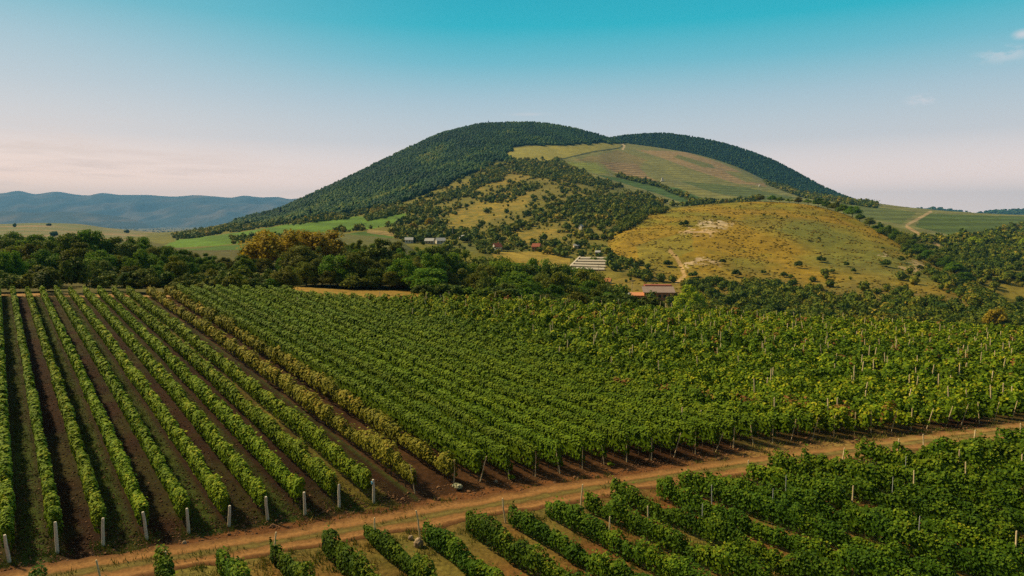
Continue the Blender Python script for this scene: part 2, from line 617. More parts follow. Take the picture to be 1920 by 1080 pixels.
def noise(nt, scale, detail=4, rough=.6, coord='Object', vec=None, squash=None):
    n = nt.nodes.new("ShaderNodeTexNoise")
    n.inputs["Scale"].default_value = scale
    n.inputs["Detail"].default_value = detail
    n.inputs["Roughness"].default_value = rough
    t = nt.nodes.new("ShaderNodeTexCoord")
    src = t.outputs[coord]
    if squash:
        mp = nt.nodes.new("ShaderNodeMapping")
        mp.inputs["Scale"].default_value = squash
        nt.links.new(src, mp.inputs[0])
        src = mp.outputs[0]
    nt.links.new(src, n.inputs["Vector"])
    return n


def mixc(nt, mode, fac, a, b):
    m = nt.nodes.new("ShaderNodeMix")
    m.data_type = 'RGBA'
    m.blend_type = mode
    for sock, val in ((0, fac), (6, a), (7, b)):
        if hasattr(val, 'is_output'):
            nt.links.new(val, m.inputs[sock])
        elif sock == 0:
            m.inputs[0].default_value = val
        else:
            m.inputs[sock].default_value = (*val, 1)
    return m.outputs[2]


def mapr(nt, val, a, b, c, d):
    m = nt.nodes.new("ShaderNodeMapRange")
    nt.links.new(val, m.inputs[0])
    m.inputs[1].default_value, m.inputs[2].default_value = a, b
    m.inputs[3].default_value, m.inputs[4].default_value = c, d
    return m.outputs[0]


def gray(nt, val):
    c = nt.nodes.new("ShaderNodeCombineColor")
    for i in range(3):
        nt.links.new(val, c.inputs[i])
    return c.outputs[0]


def bump(nt, b, h, strength, dist):
    n = nt.nodes.new("ShaderNodeBump")
    n.inputs["Strength"].default_value = strength
    n.inputs["Distance"].default_value = dist
    nt.links.new(h, n.inputs["Height"])
    nt.links.new(n.outputs[0], b.inputs["Normal"])


def leaf_mat(name, stops, objvar=.35, transl=.15, warm=0.0):
    m, nt, b, o = new_mat(name)
    at = nt.nodes.new("ShaderNodeAttribute")
    at.attribute_name = "rnd"
    rp = ramp(nt.nodes, stops)
    nt.links.new(at.outputs["Fac"], rp.inputs[0])
    oi = nt.nodes.new("ShaderNodeObjectInfo")
    k = mapr(nt, oi.outputs["Random"], 0, 1, 1 - objvar, 1 + objvar)
    col = mixc(nt, 'MULTIPLY', 1.0, rp.outputs[0], gray(nt, k))
    hs = nt.nodes.new("ShaderNodeHueSaturation")
    wn = nt.nodes.new("ShaderNodeMath")
    wn.operation = 'MULTIPLY'
    wn.inputs[1].default_value = 7.31
    nt.links.new(oi.outputs["Random"], wn.inputs[0])
    fr = nt.nodes.new("ShaderNodeMath")
    fr.operation = 'FRACT'
    nt.links.new(wn.outputs[0], fr.inputs[0])
    nt.links.new(mapr(nt, fr.outputs[0], 0, 1, .5 - .022 * objvar / .35, .5 + .016 * objvar / .35), hs.inputs["Hue"])
    nt.links.new(col, hs.inputs["Color"])
    col = hs.outputs[0]
    nt.links.new(col, b.inputs["Base Color"])
    b.inputs["Roughness"].default_value = .7
    b.inputs["Specular IOR Level"].default_value = .10
    tr = nt.nodes.new("ShaderNodeBsdfTranslucent")
    nt.links.new(col, tr.inputs[0])
    mxs = nt.nodes.new("ShaderNodeMixShader")
    mxs.inputs[0].default_value = transl
    nt.links.new(b.outputs[0], mxs.inputs[1])
    nt.links.new(tr.outputs[0], mxs.inputs[2])
    nt.links.new(mxs.outputs[0], o.inputs[0])
    return m


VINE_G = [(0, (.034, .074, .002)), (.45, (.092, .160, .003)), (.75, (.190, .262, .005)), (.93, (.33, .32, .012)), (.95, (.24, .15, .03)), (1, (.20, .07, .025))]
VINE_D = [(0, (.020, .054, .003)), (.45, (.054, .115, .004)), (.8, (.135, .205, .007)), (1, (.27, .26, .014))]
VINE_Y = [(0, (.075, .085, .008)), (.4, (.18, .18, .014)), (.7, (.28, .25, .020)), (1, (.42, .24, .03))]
M_VINE = leaf_mat("vine_leaves", VINE_G, .12)
M_VINE_DARK = leaf_mat("vine_leaves_dark", VINE_D, .15)
M_VINE_YELLOW = leaf_mat("vine_leaves_yellowing", VINE_Y, .1)
M_TREE = leaf_mat("tree_leaves", [(0, (.034, .090, .005)), (.5, (.088, .175, .009)), (1, (.21, .275, .015))], .32, .35)
M_TREE_OLIVE = leaf_mat("tree_leaves_olive", [(0, (.050, .068, .006)), (.5, (.115, .135, .011)), (1, (.22, .22, .02))], .3, .32)
M_TREE_GOLD = leaf_mat("tree_leaves_golden", [(0, (.15, .115, .008)), (.5, (.34, .25, .018)), (1, (.48, .36, .03))], .1, .38)
M_TREE_PALE = leaf_mat("tree_leaves_pale", [(0, (.055, .085, .010)), (.5, (.12, .16, .018)), (1, (.22, .25, .03))], .12)
M_TREE_LIME = leaf_mat("tree_leaves_lime", [(0, (.14, .22, .010)), (.5, (.30, .42, .018)), (1, (.52, .52, .03))], .05, .3)
M_TREE_RUST = leaf_mat("tree_leaves_rust", [(0, (.06, .03, .010)), (.5, (.13, .06, .016)), (1, (.20, .10, .03))], .2)
M_WOOD_FAR = leaf_mat("woodland_leaves", [(0, (.005, .030, .009)), (.5, (.022, .074, .013)), (.85, (.078, .130, .013)), (1, (.17, .165, .018))], 0)
M_SCRUB = leaf_mat("scrub_leaves", [(0, (.036, .070, .005)), (.45, (.090, .130, .009)), (.8, (.185, .190, .014)), (1, (.30, .22, .022))], 0)
M_SHRUB = leaf_mat("shrub_leaves", [(0, (.026, .056, .006)), (.5, (.062, .105, .010)), (1, (.15, .18, .016))], .3, .25)
M_GRASS = leaf_mat("grass_blades", [(0, (.05, .085, .014)), (.5, (.11, .14, .02)), (.8, (.20, .17, .03)), (1, (.34, .24, .07))], 0)


def plain_mat(name, col, rough=.8, var=.25, scale=6.0, spec=.3, bmp=0):
    m, nt, b, o = new_mat(name)
    n = noise(nt, scale, 5, .65)
    c = mixc(nt, 'MULTIPLY', 1.0, col, gray(nt, mapr(nt, n.outputs[0], .25, .75, 1 - var, 1 + var)))
    nt.links.new(c, b.inputs["Base Color"])
    b.inputs["Roughness"].default_value = rough
    b.inputs["Specular IOR Level"].default_value = spec
    if bmp:
        bump(nt, b, n.outputs[0], .6, bmp)
    return m


def terrain_mat():
    m, nt, b, o = new_mat("ground_surface")
    a = nt.nodes.new("ShaderNodeAttribute")
    a.attribute_name = "zone"
    f1 = noise(nt, 3.2, 8, .72)              # clods and stubble
    f2 = noise(nt, .11, 6, .62)              # broad patches
    f3 = noise(nt, .022, 5, .6)
    c = mixc(nt, 'MULTIPLY', 1.0, a.outputs["Color"], gray(nt, mapr(nt, f1.outputs[0], .3, .7, .35, 1.65)))
    c = mixc(nt, 'MULTIPLY', 1.0, c, gray(nt, mapr(nt, f2.outputs[0], .3, .7, .68, 1.32)))
    c = mixc(nt, 'MULTIPLY', 1.0, c, gray(nt, mapr(nt, f3.outputs[0], .3, .7, .85, 1.15)))
    f4 = noise(nt, .42, 5, .7)
    c = mixc(nt, 'MULTIPLY', 1.0, c, gray(nt, mapr(nt, f4.outputs[0], .3, .7, .74, 1.26)))
    st = nt.nodes.new("ShaderNodeAttribute")
    st.attribute_name = "rows"
    ge = nt.nodes.new("ShaderNodeNewGeometry")
    sp = nt.nodes.new("ShaderNodeSeparateXYZ")
    nt.links.new(ge.outputs["Position"], sp.inputs[0])
    # planted rows on the far slopes, following the contour
    dist = noise(nt, .03, 3, .5)
    ad = nt.nodes.new("ShaderNodeMath")
    ad.operation = 'MULTIPLY_ADD'
    ad.inputs[1].default_value = 2.2
    nt.links.new(dist.outputs[0], ad.inputs[0])
    nt.links.new(sp.outputs[2], ad.inputs[2])
    mu = nt.nodes.new("ShaderNodeMath")
    mu.operation = 'MULTIPLY'
    mu.inputs[1].default_value = 2 * math.pi / 6.5
    nt.links.new(ad.outputs[0], mu.inputs[0])
    si = nt.nodes.new("ShaderNodeMath")
    si.operation = 'SINE'
    nt.links.new(mu.outputs[0], si.inputs[0])
    sg = mapr(nt, si.outputs[0], -.3, .6, .62, 1.15)
    c2 = mixc(nt, 'MULTIPLY', 1.0, c, gray(nt, sg))
    c = mixc(nt, 'MIX', st.outputs["Fac"], c, c2)
    nt.links.new(c, b.inputs["Base Color"])
    b.inputs["Roughness"].default_value = .95
    b.inputs["Specular IOR Level"].default_value = .1
    bump(nt, b, f1.outputs[0], .55, .10)
    return m


M_TERRAIN = terrain_mat()
M_WOODPOST = plain_mat("weathered_wood", (.66, .57, .46), .85, .35, 14)
M_STAKE = plain_mat("stake_wood", (.72, .56, .34), .85, .3, 10)
M_METAL = plain_mat("galvanised_steel", (.42, .43, .42), .45, .15, 10, .5)
M_BARK = plain_mat("bark", (.085, .06, .04), .9, .35, 9)
M_VBARK = plain_mat("vine_bark", (.11, .075, .045), .9, .35, 20)
M_STONE = plain_mat("stones", (.34, .25, .17), .9, .4, 4)

# ------------------------------------------------------------------ ground zones (surface colours of what grows or lies there)
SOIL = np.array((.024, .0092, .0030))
HEADSOIL = np.array((.125, .050, .016))
GRASSY = np.array((.075, .080, .018))
ALLEYG = np.array((.034, .050, .006))
GOLD = np.array((.240, .154, .012))
GOLDG = np.array((.165, .144, .012))
TAN = np.array((.27, .185, .095))
VFIELD = np.array((.085, .155, .028))
FOREST = np.array((.030, .045, .014))
DRY = np.array((.33, .215, .07))
CHALK = np.array((.52, .40, .27))

zone = np.empty(XX.shape + (3,), np.float32)
zone[:] = (.10, .10, .025)
rowsA = np.zeros(XX.shape, np.float32)


def paint(mask, col, k=1.0):
    m = (mask * k)[..., None] if mask.dtype != bool else mask[..., None] * k
    zone[:] = zone * (1 - m) + np.asarray(col, np.float32) * m


P = NX * XX + NY * YY
jit = fbm(XX / 1.1, YY / 1.1, 31, 3)
jit2 = fbm(XX / 5, YY / 5, 33, 3)
near = YY < 200
pj = P + .5 * (jit - .5)
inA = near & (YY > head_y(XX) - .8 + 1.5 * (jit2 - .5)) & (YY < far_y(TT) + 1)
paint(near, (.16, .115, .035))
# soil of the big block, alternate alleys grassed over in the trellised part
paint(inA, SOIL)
P0, S0 = -.40, 1.98
kk = np.floor((pj - P0) / S0)
alt = (np.mod(kk, 2) == 0) & (P < 20)
frac = (P - P0) / S0 - np.floor((P - P0) / S0)
green_amt = np.clip(1.7 - 3.8 * np.abs(frac - .5), 0, 1) * np.clip(.35 + 1.6 * (jit2 - .15), 0, 1)
paint((inA & alt) * green_amt, ALLEYG)
paint((inA & ~alt & (P < 20)) * np.clip((jit2 - .5) * 2.0, 0, .35), ALLEYG)
paint((inA & (P > 16.5) & (P < 18.6)) * np.clip(jit2 * 1.6 - .3, 0, .9), (.15, .12, .02))
paint((inA & (P > 20)) * np.clip(jit2 * 1.2 - .3, 0, .5), (.10, .048, .018))
paint((inA & (P > 45)) * np.clip(jit2 * 1.5 - .4, 0, .8), (.09, .095, .02))
# headland between the rows and the track
hd = near & (YY <= head_y(XX) - .8 + 1.5 * (jit2 - .5)) & (YY > road_y(XX))
paint(hd, HEADSOIL)
paint(hd * np.clip((XX - 10) / 18, 0, 1) * np.clip(jit2 * 2.4 - .55, 0, 1), (.25, .18, .05))
# the block on the camera's side of the track: sandy soil and weeds
nb = near & (YY < road_y(XX) - 1.2)
paint(nb, (.165, .072, .022))
paint(nb * np.clip(jit2 * 2.6 - .9, 0, .9), (.12, .105, .022))
paint(nb * np.clip((XX - 12) / 14, 0, .7) * jit, (.10, .085, .02))
# strip at the far end of the rows
fs = (YY > far_y(TT) - 1.2) & (YY < far_y(TT) + 60) & (WHICH <= 1)
paint(fs, (.085, .075, .018))
paint(fs & (TT < 330) & (YY < far_y(TT) + 3.2), (.30, .175, .07))
paint(fs & (TT > 545) & (TT < 790) & (YY < far_y(TT) + 26), (.25, .155, .028))
paint((WHICH == 1) & (YY > 150), (.085, .078, .02))
paint((WHICH <= 1) & (YY > 240) & inpoly(UU, VV, [(1130, 552), (1180, 546), (1290, 548), (1290, 575), (1140, 572)]), (.42, .20, .08))
idx = {n: i + 2 for i, n in enumerate(NAMES)}
G = WHICH == idx['grassy_hill']
Mh = WHICH == idx['wooded_hill']
wob = 5 * (fbm(XX / 25, YY / 25, 41, 3) - .5) * 2
fine_ = fbm(XX / 4.5, YY / 6, 42, 4) - .5
U2, V2 = UU + wob * 1.2, VV + wob * .45
U3, V3 = U2 + fine_ * 40, V2 + fine_ * 22 + 8 * (fbm(XX / 2.5, YY / 9, 44, 3) - .5)
gn = fbm(XX / 22, YY / 30, 43, 4)
gn2 = fbm(XX / 70, YY / 100, 47, 4)
paint(G, GOLD)
paint(G * np.clip(gn * 3.0 - 1.2, 0, 1), GOLDG)
paint(G * np.clip(gn2 * 4 - 2.1, 0, .9), (.13, .135, .022))
paint(G * np.clip((VV - 480) / 70, 0, .8) * np.clip(gn * 3 - 1.0, 0, 1), (.17, .125, .03))
paint(G & inpoly(U2, V2, [(1190, 460), (1300, 430), (1300, 470), (1200, 500)]), (.17, .16, .022), .6)
paint((G & inpoly(U3, V3, [(1305, 421), (1345, 415), (1376, 418), (1354, 429), (1308, 428)])) * np.clip(.75 + fine_ * 2.5, 0, 1), CHALK, .9)
paint((G & inpoly(U3, V3, [(1275, 438), (1312, 431), (1352, 433), (1335, 446), (1300, 443)])) * np.clip(.55 + fine_ * 4, 0, 1), (.44, .30, .17), .9)
paint((G & (dline(U3, V3, [(1290, 499), (1302, 491), (1322, 488), (1347, 493)]) < 4)) * np.clip(.7 + fine_ * 3, 0, 1), (.48, .35, .22), .9)
paint(G & (dline(U2, V2, [(1255, 470), (1266, 482), (1276, 500), (1282, 516), (1270, 530)]) < 3.2), (.42, .27, .12), .85)
paint(G & inpoly(U3, V3, [(1640, 478), (1660, 474), (1656, 483)]), CHALK, .7)
paint(G & inpoly(U3, V3, [(1680, 500), (1730, 488), (1726, 500), (1700, 508)]), (.40, .28, .15), .7)
paint(G & inpoly(U3, V3, [(1545, 555), (1570, 558), (1568, 566)]), (.40, .26, .12), .7)
paint(G & inpoly(U3, V3, [(1680, 588), (1710, 592), (1780, 602), (1770, 606), (1690, 597)]), (.38, .26, .14), .8)
paint(G & inpoly(U3, V3, [(1650, 565), (1720, 545), (1740, 580), (1680, 590)]), (.15, .085, .03), .5)
paint(G & inpoly(U2, V2, [(1760, 470), (1920, 540), (1920, 575), (1840, 530)]), (.25, .18, .04), .8)
# wooded hill: scrubby grass first, then fields and woods on it
paint(Mh, (.125, .118, .016))
mn = fbm(XX / 60, YY / 110, 51, 4)
paint(Mh * np.clip(mn * 4 - 1.6, 0, 1) * ((UU > 600) & (UU < 1240)), (.17, .14, .024))
paint(Mh * np.clip(1.7 - mn * 4, 0, .8), (.095, .10, .022))
GOLD_BITS = [[(850, 400), (905, 378), (960, 355), (1010, 357), (985, 390), (930, 410), (860, 438), (830, 440)],
             [(885, 345), (960, 325), (1005, 330), (980, 342), (900, 362)],
             [(925, 452), (985, 432), (1045, 425), (1060, 440), (960, 468)]]
for g in GOLD_BITS:
    paint((Mh & inpoly(U3, V3, g)) * np.clip(.55 + fine_ * 3, 0, 1), (.28, .185, .022), .8)
paint(Mh & inpoly(U2, V2, [(920, 474), (1065, 470), (1072, 500), (1010, 505), (930, 492)]), (.27, .19, .03))
paint(Mh & inpoly(U2, V2, [(1140, 440), (1200, 405), (1260, 400), (1200, 470), (1140, 480)]), GOLD, .7)
WOODS = [(430, 425), (470, 400), (560, 370), (700, 300), (850, 225), (1000, 215), (1120, 235), (1166, 262), (1168, 270), (1120, 268), (1050, 272), (962, 275),
         (944, 290), (958, 303), (920, 307), (900, 322), (860, 338), (800, 362), (745, 380), (690, 392), (640, 402), (560, 414), (480, 422)]
paint(Mh & inpoly(U2, V2, WOODS), FOREST)
BENCH = [[(335, 448), (420, 440), (520, 424), (640, 409), (768, 400), (748, 418), (700, 428), (560, 440), (470, 452), (400, 462), (300, 466)],
         [(300, 470), (400, 464), (470, 455), (600, 443), (690, 434), (760, 444), (700, 452), (560, 462), (420, 485), (300, 485)]]
paint(Mh & inpoly(U2, V2, BENCH[0]), (.086, .158, .010))
paint(Mh & inpoly(U2, V2, BENCH[1]), (.062, .112, .012))
paint(Mh & inpoly(U2, V2, [(690, 430), (745, 436), (768, 441), (740, 444), (690, 437)]), (.24, .17, .06))
for b_ in BENCH:
    rowsA[Mh & inpoly(U2, V2, b_)] = .45
SLOPE = [(1040, 302), (1100, 287), (1165, 268), (1290, 284), (1345, 300), (1425, 332), (1450, 346), (1500, 360), (1600, 376), (1760, 394), (1990, 402), (1990, 440), (1800, 452), (1700, 430),
         (1560, 396), (1430, 380), (1320, 386), (1260, 388), (1200, 362), (1120, 335), (1060, 312)]
paint(Mh & inpoly(UU, VV, SLOPE), (.165, .160, .050))
rowsA[Mh & inpoly(UU, VV, SLOPE)] = .55
paint(Mh & inpoly(U2, V2, [(1190, 280), (1285, 285), (1345, 303), (1425, 338), (1440, 350), (1380, 344), (1300, 318), (1240, 296)]), (.27, .175, .085), .85)
paint(Mh & inpoly(U2, V2, [(1270, 290), (1330, 307), (1345, 316), (1320, 314), (1262, 294)]), (.10, .125, .03), .8)
paint(Mh & inpoly(U2, V2, [(1355, 320), (1400, 325), (1430, 342), (1400, 342)]), (.16, .17, .04), .8)
paint(Mh & inpoly(U2, V2, [(1075, 300), (1160, 282), (1215, 300), (1190, 318), (1130, 306)]), (.20, .145, .055), .7)
TERR = [(1125, 304), (1190, 306), (1215, 330), (1240, 345), (1200, 340), (1150, 322)]
paint(Mh & inpoly(U2, V2, TERR), (.22, .15, .07))
rowsA[Mh & inpoly(U2, V2, TERR)] = 1.0
paint(Mh & inpoly(U2, V2, [(962, 277), (1050, 274), (1120, 269), (1160, 270), (1168, 277), (1150, 283), (1100, 287), (1040, 301), (990, 303), (946, 300), (950, 291)]), (.235, .205, .040))
paint(Mh & inpoly(U2, V2, [(1048, 303), (1115, 306), (1145, 325), (1110, 324), (1065, 312)]), (.17, .19, .035))
paint(Mh & inpoly(U2, V2, [(1115, 326), (1200, 340), (1270, 352), (1330, 378), (1300, 388), (1230, 362), (1150, 338)]), (.060, .105, .022))
paint(Mh & inpoly(U2, V2, [(1270, 338), (1400, 352), (1500, 372), (1430, 376), (1340, 362)]), (.075, .105, .028), .8)
paint(Mh & inpoly(U2, V2, [(1215, 340), (1270, 338), (1290, 346), (1240, 348)]), (.15, .15, .06), .6)
paint(Mh & inpoly(U2, V2, [(1560, 378), (1720, 398), (1690, 420), (1600, 405)]), (.105, .125, .032))
paint(Mh & inpoly(U2, V2, [(1730, 400), (1990, 408), (1990, 440), (1800, 445), (1715, 425)]), (.075, .105, .020))
paint(Mh & (dline(UU, VV, [(1700, 422), (1722, 410), (1745, 397)]) < 2.4), (.34, .25, .13))
paint(Mh & (dline(UU, VV, [(1700, 425), (1738, 447), (1760, 460)]) < 2.4), (.36, .24, .11))
paint(Mh & (dline(UU, VV, [(1046, 300), (1110, 285), (1160, 278), (1172, 271)]) < 1.3), (.05, .06, .02))
paint(Mh & (dline(UU, VV, [(1168, 280), (1171, 274), (1166, 268)]) < 1.6), (.45, .34, .2))
paint(Mh & inpoly(U2, V2, [(1750, 452), (1850, 437), (1990, 425), (1990, 505), (1820, 492)]), FOREST)
paint(Mh & inpoly(U2, V2, [(1755, 478), (1830, 500), (1990, 520), (1990, 600), (1860, 545)]), (.20, .155, .025), .8)
paint(Mh & (YY > 1200) & (SLACK > 2), FOREST)
paint(WHICH == idx['back_hill'], FOREST)
paint(WHICH == idx['far_hills'], (.035, .055, .022))
lo = WHICH == idx['low_hill']
paint(lo, (.13, .135, .045))
paint(lo * np.clip(fbm(XX / 120, YY / 60, 61, 3) * 4 - 1.8, 0, 1), (.24, .16, .075))
mt_ = (WHICH == idx['mountains']) | (WHICH == idx['mountains_near'])
paint(mt_, (.045, .055, .045))
paint(mt_ * np.clip(fbm(XX / 500, YY / 900, 63, 4) * 5 - 2.6, 0, 1), (.13, .10, .07))
paint(mt_ * np.clip(fbm(XX / 300, YY / 500, 65, 4) * 5 - 2.6, 0, .8), (.025, .035, .03))
flat = (WHICH == 1) & (YY > 1200)
paint(flat, (.15, .125, .055))

GROUPS = [("ground", [0, 1]), ("grassy_hill", [idx['grassy_hill']]), ("wooded_hill", [idx['wooded_hill']]),
          ("back_hill", [idx['back_hill']]), ("far_hills", [idx['far_hills']]), ("low_hill", [idx['low_hill']]),
          ("mountains", [idx['mountains'], idx['mountains_near']])]
nT, nY = XX.shape
ids = np.arange(nT * nY).reshape(nT, nY)
q = np.stack([ids[:-1, :-1], ids[1:, :-1], ids[1:, 1:], ids[:-1, 1:]], -1).reshape(-1, 4)
wq = WHICH[:-1, :-1].reshape(-1)
allv = np.stack([XX, YY, ZZ], -1).reshape(-1, 3)
zcol, zrow = zone.reshape(-1, 3), rowsA.reshape(-1)
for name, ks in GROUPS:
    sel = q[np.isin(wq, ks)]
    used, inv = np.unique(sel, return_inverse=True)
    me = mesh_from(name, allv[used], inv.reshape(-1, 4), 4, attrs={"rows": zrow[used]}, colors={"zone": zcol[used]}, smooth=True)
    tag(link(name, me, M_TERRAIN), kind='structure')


# ------------------------------------------------------------------ the dirt track, a draped sheet
def build_road():
    xs = np.linspace(-46, 78, 420)
    ys = road_y(xs)
    dx, dy = np.gradient(xs), np.gradient(ys)
    ln = np.hypot(dx, dy)
    nx, ny = -dy / ln, dx / ln
    s = np.cumsum(ln)
    lat = np.linspace(-1, 1, 23)
    w1 = 1.5 + 1.1 * (fbm(s / 1.7, s * 0, 71, 3) - .5) + .015 * np.clip(xs - 15, 0, 30)
    w2 = 1.5 + 1.1 * (fbm(s / 1.7, s * 0 + 9, 72, 3) - .5)
    off = np.where(lat[None, :] > 0, lat[None, :] * w1[:, None], lat[None, :] * w2[:, None])
    X = xs[:, None] + nx[:, None] * off
    Y = ys[:, None] + ny[:, None] * off
    rut = -.05 * (np.exp(-((np.abs(lat) - .52) / .17) ** 2))[None, :]
    edge = np.clip((1 - np.abs(lat)) / .12, 0, 1)[None, :]
    Z = H(X, Y) + .012 + (.06 + rut) * edge + .02 * (fbm(X / .35, Y / .35, 73, 2) - .5) * edge
    n, m = X.shape
    ii = np.arange(n * m).reshape(n, m)
    f = np.stack([ii[:-1, :-1], ii[1:, :-1], ii[1:, 1:], ii[:-1, 1:]], -1)
    me = mesh_from("dirt_track", np.stack([X, Y, Z], -1).reshape(-1, 3), f, 4,
                   attrs={"lat": np.broadcast_to(lat, X.shape).ravel(), "dry": np.clip((X - 8) / 25, 0, 1).ravel()}, smooth=True)
    mt, nt, b, o = new_mat("packed_earth")
    a = nt.nodes.new("ShaderNodeAttribute")
    a.attribute_name = "lat"
    ab = nt.nodes.new("ShaderNodeMath")
    ab.operation = 'ABSOLUTE'
    nt.links.new(a.outputs["Fac"], ab.inputs[0])
    n1 = noise(nt, .9, 6, .7)
    n2 = noise(nt, 6, 6, .7)
    ad = nt.nodes.new("ShaderNodeMath")
    ad.operation = 'MULTIPLY_ADD'
    ad.inputs[1].default_value = .55
    nt.links.new(n1.outputs[0], ad.inputs[0])
    nt.links.new(ab.outputs[0], ad.inputs[2])
    rp = ramp(nt.nodes, [(.22, (.15, .115, .03)), (.34, (.11, .075, .020)), (.46, (.225, .108, .036)), (.66, (.275, .138, .048)), (.86, (.14, .064, .022)), (1.0, (.11, .050, .018))])
    mu = nt.nodes.new("ShaderNodeMath")
    mu.operation = 'MULTIPLY'
    mu.inputs[1].default_value = .78
    nt.links.new(ad.outputs[0], mu.inputs[0])
    nt.links.new(mu.outputs[0], rp.inputs[0])
    dr = nt.nodes.new("ShaderNodeAttribute")
    dr.attribute_name = "dry"
    c = mixc(nt, 'MULTIPLY', 1.0, rp.outputs[0], gray(nt, mapr(nt, n2.outputs[0], .3, .7, .62, 1.38)))
    fm = nt.nodes.new("ShaderNodeMath")
    fm.operation = 'MULTIPLY'
    nt.links.new(dr.outputs["Fac"], fm.inputs[0])
    nt.links.new(mapr(nt, n1.outputs[0], .45, .65, 0, .75), fm.inputs[1])
    c = mixc(nt, 'MIX', fm.outputs[0], c, (.30, .23, .065))
    nt.links.new(c, b.inputs["Base Color"])
    b.inputs["Roughness"].default_value = .95
    b.inputs["Specular IOR Level"].default_value = .1
    bump(nt, b, n2.outputs[0], .5, .06)
    tag(link("dirt_track", me, mt), kind='structure')


build_road()


# ------------------------------------------------------------------ leaves
def leaf_quads(C, nrm, size, r):
    n = len(C)
    nrm = nrm / np.maximum(np.linalg.norm(nrm, axis=1, keepdims=True), 1e-6)
    rv = r.normal(size=(n, 3))
    a = np.cross(nrm, rv)
    a /= np.maximum(np.linalg.norm(a, axis=1, keepdims=True), 1e-6)
    b = np.cross(nrm, a)
    s = size[:, None] * .5
    k = .82
    V = np.stack([C + a * s, C + b * s * k, C - a * s, C - b * s * k], 1).reshape(-1, 3)
    Fq = np.arange(4 * n).reshape(n, 4)
    return V, Fq


def ico(sub=1):
    t = (1 + 5 ** .5) / 2
    v = np.array([(-1, t, 0), (1, t, 0), (-1, -t, 0), (1, -t, 0), (0, -1, t), (0, 1, t), (0, -1, -t), (0, 1, -t), (t, 0, -1), (t, 0, 1), (-t, 0, -1), (-t, 0, 1)], float)
    f = np.array([(0, 11, 5), (0, 5, 1), (0, 1, 7), (0, 7, 10), (0, 10, 11), (1, 5, 9), (5, 11, 4), (11, 10, 2), (10, 7, 6), (7, 1, 8), (3, 9, 4), (3, 4, 2), (3, 2, 6), (3, 6, 8), (3, 8, 9), (4, 9, 5), (2, 4, 11), (6, 2, 10), (8, 6, 7), (9, 8, 1)])
    v /= np.linalg.norm(v[0])
    for _ in range(sub):
        mid, nv, nf = {}, list(v), []

        def m(a, b):
            k = (min(a, b), max(a, b))
            if k not in mid:
                p = nv[a] + nv[b]
                nv.append(p / np.linalg.norm(p))
                mid[k] = len(nv) - 1
            return mid[k]
        for a, b, c in f:
            x, y, z = m(a, b), m(b, c), m(c, a)
            nf += [(a, x, z), (b, y, x), (c, z, y), (x, y, z)]
        v, f = np.array(nv), np.array(nf)
    return v, f


ICO0, ICO1, ICO2 = ico(0), ico(1), ico(2)


# ------------------------------------------------------------------ vine rows
def row_xy(p, s):
    return NX * p + DX * s, NY * p + DY * s


def span_main(p):
    s = np.arange(-120, 260, .25)
    X, Y = row_xy(p, s)
    ok = Y > 8
    T = np.where(ok, 960 + F * X / np.maximum(Y, 1), 0)
    ok &= (Y > head_y(X)) & (Y < far_y(T) - .4) & (T > -130) & (T < 2080)
    return (s[ok][0], s[ok][-1]) if ok.sum() > 8 else None


def span_near(p):
    s = np.arange(-120, 160, .25)
    X, Y = row_xy(p, s)
    ok = Y > 14
    T = np.where(ok, 960 + F * X / np.maximum(Y, 1), 0)
    ok &= (Y < road_y(X) - 2.3) & (T > -40) & (T < 2180) & (Y > 24.5 - .0 * X)
    return (s[ok][0], s[ok][-1]) if ok.sum() > 6 else None


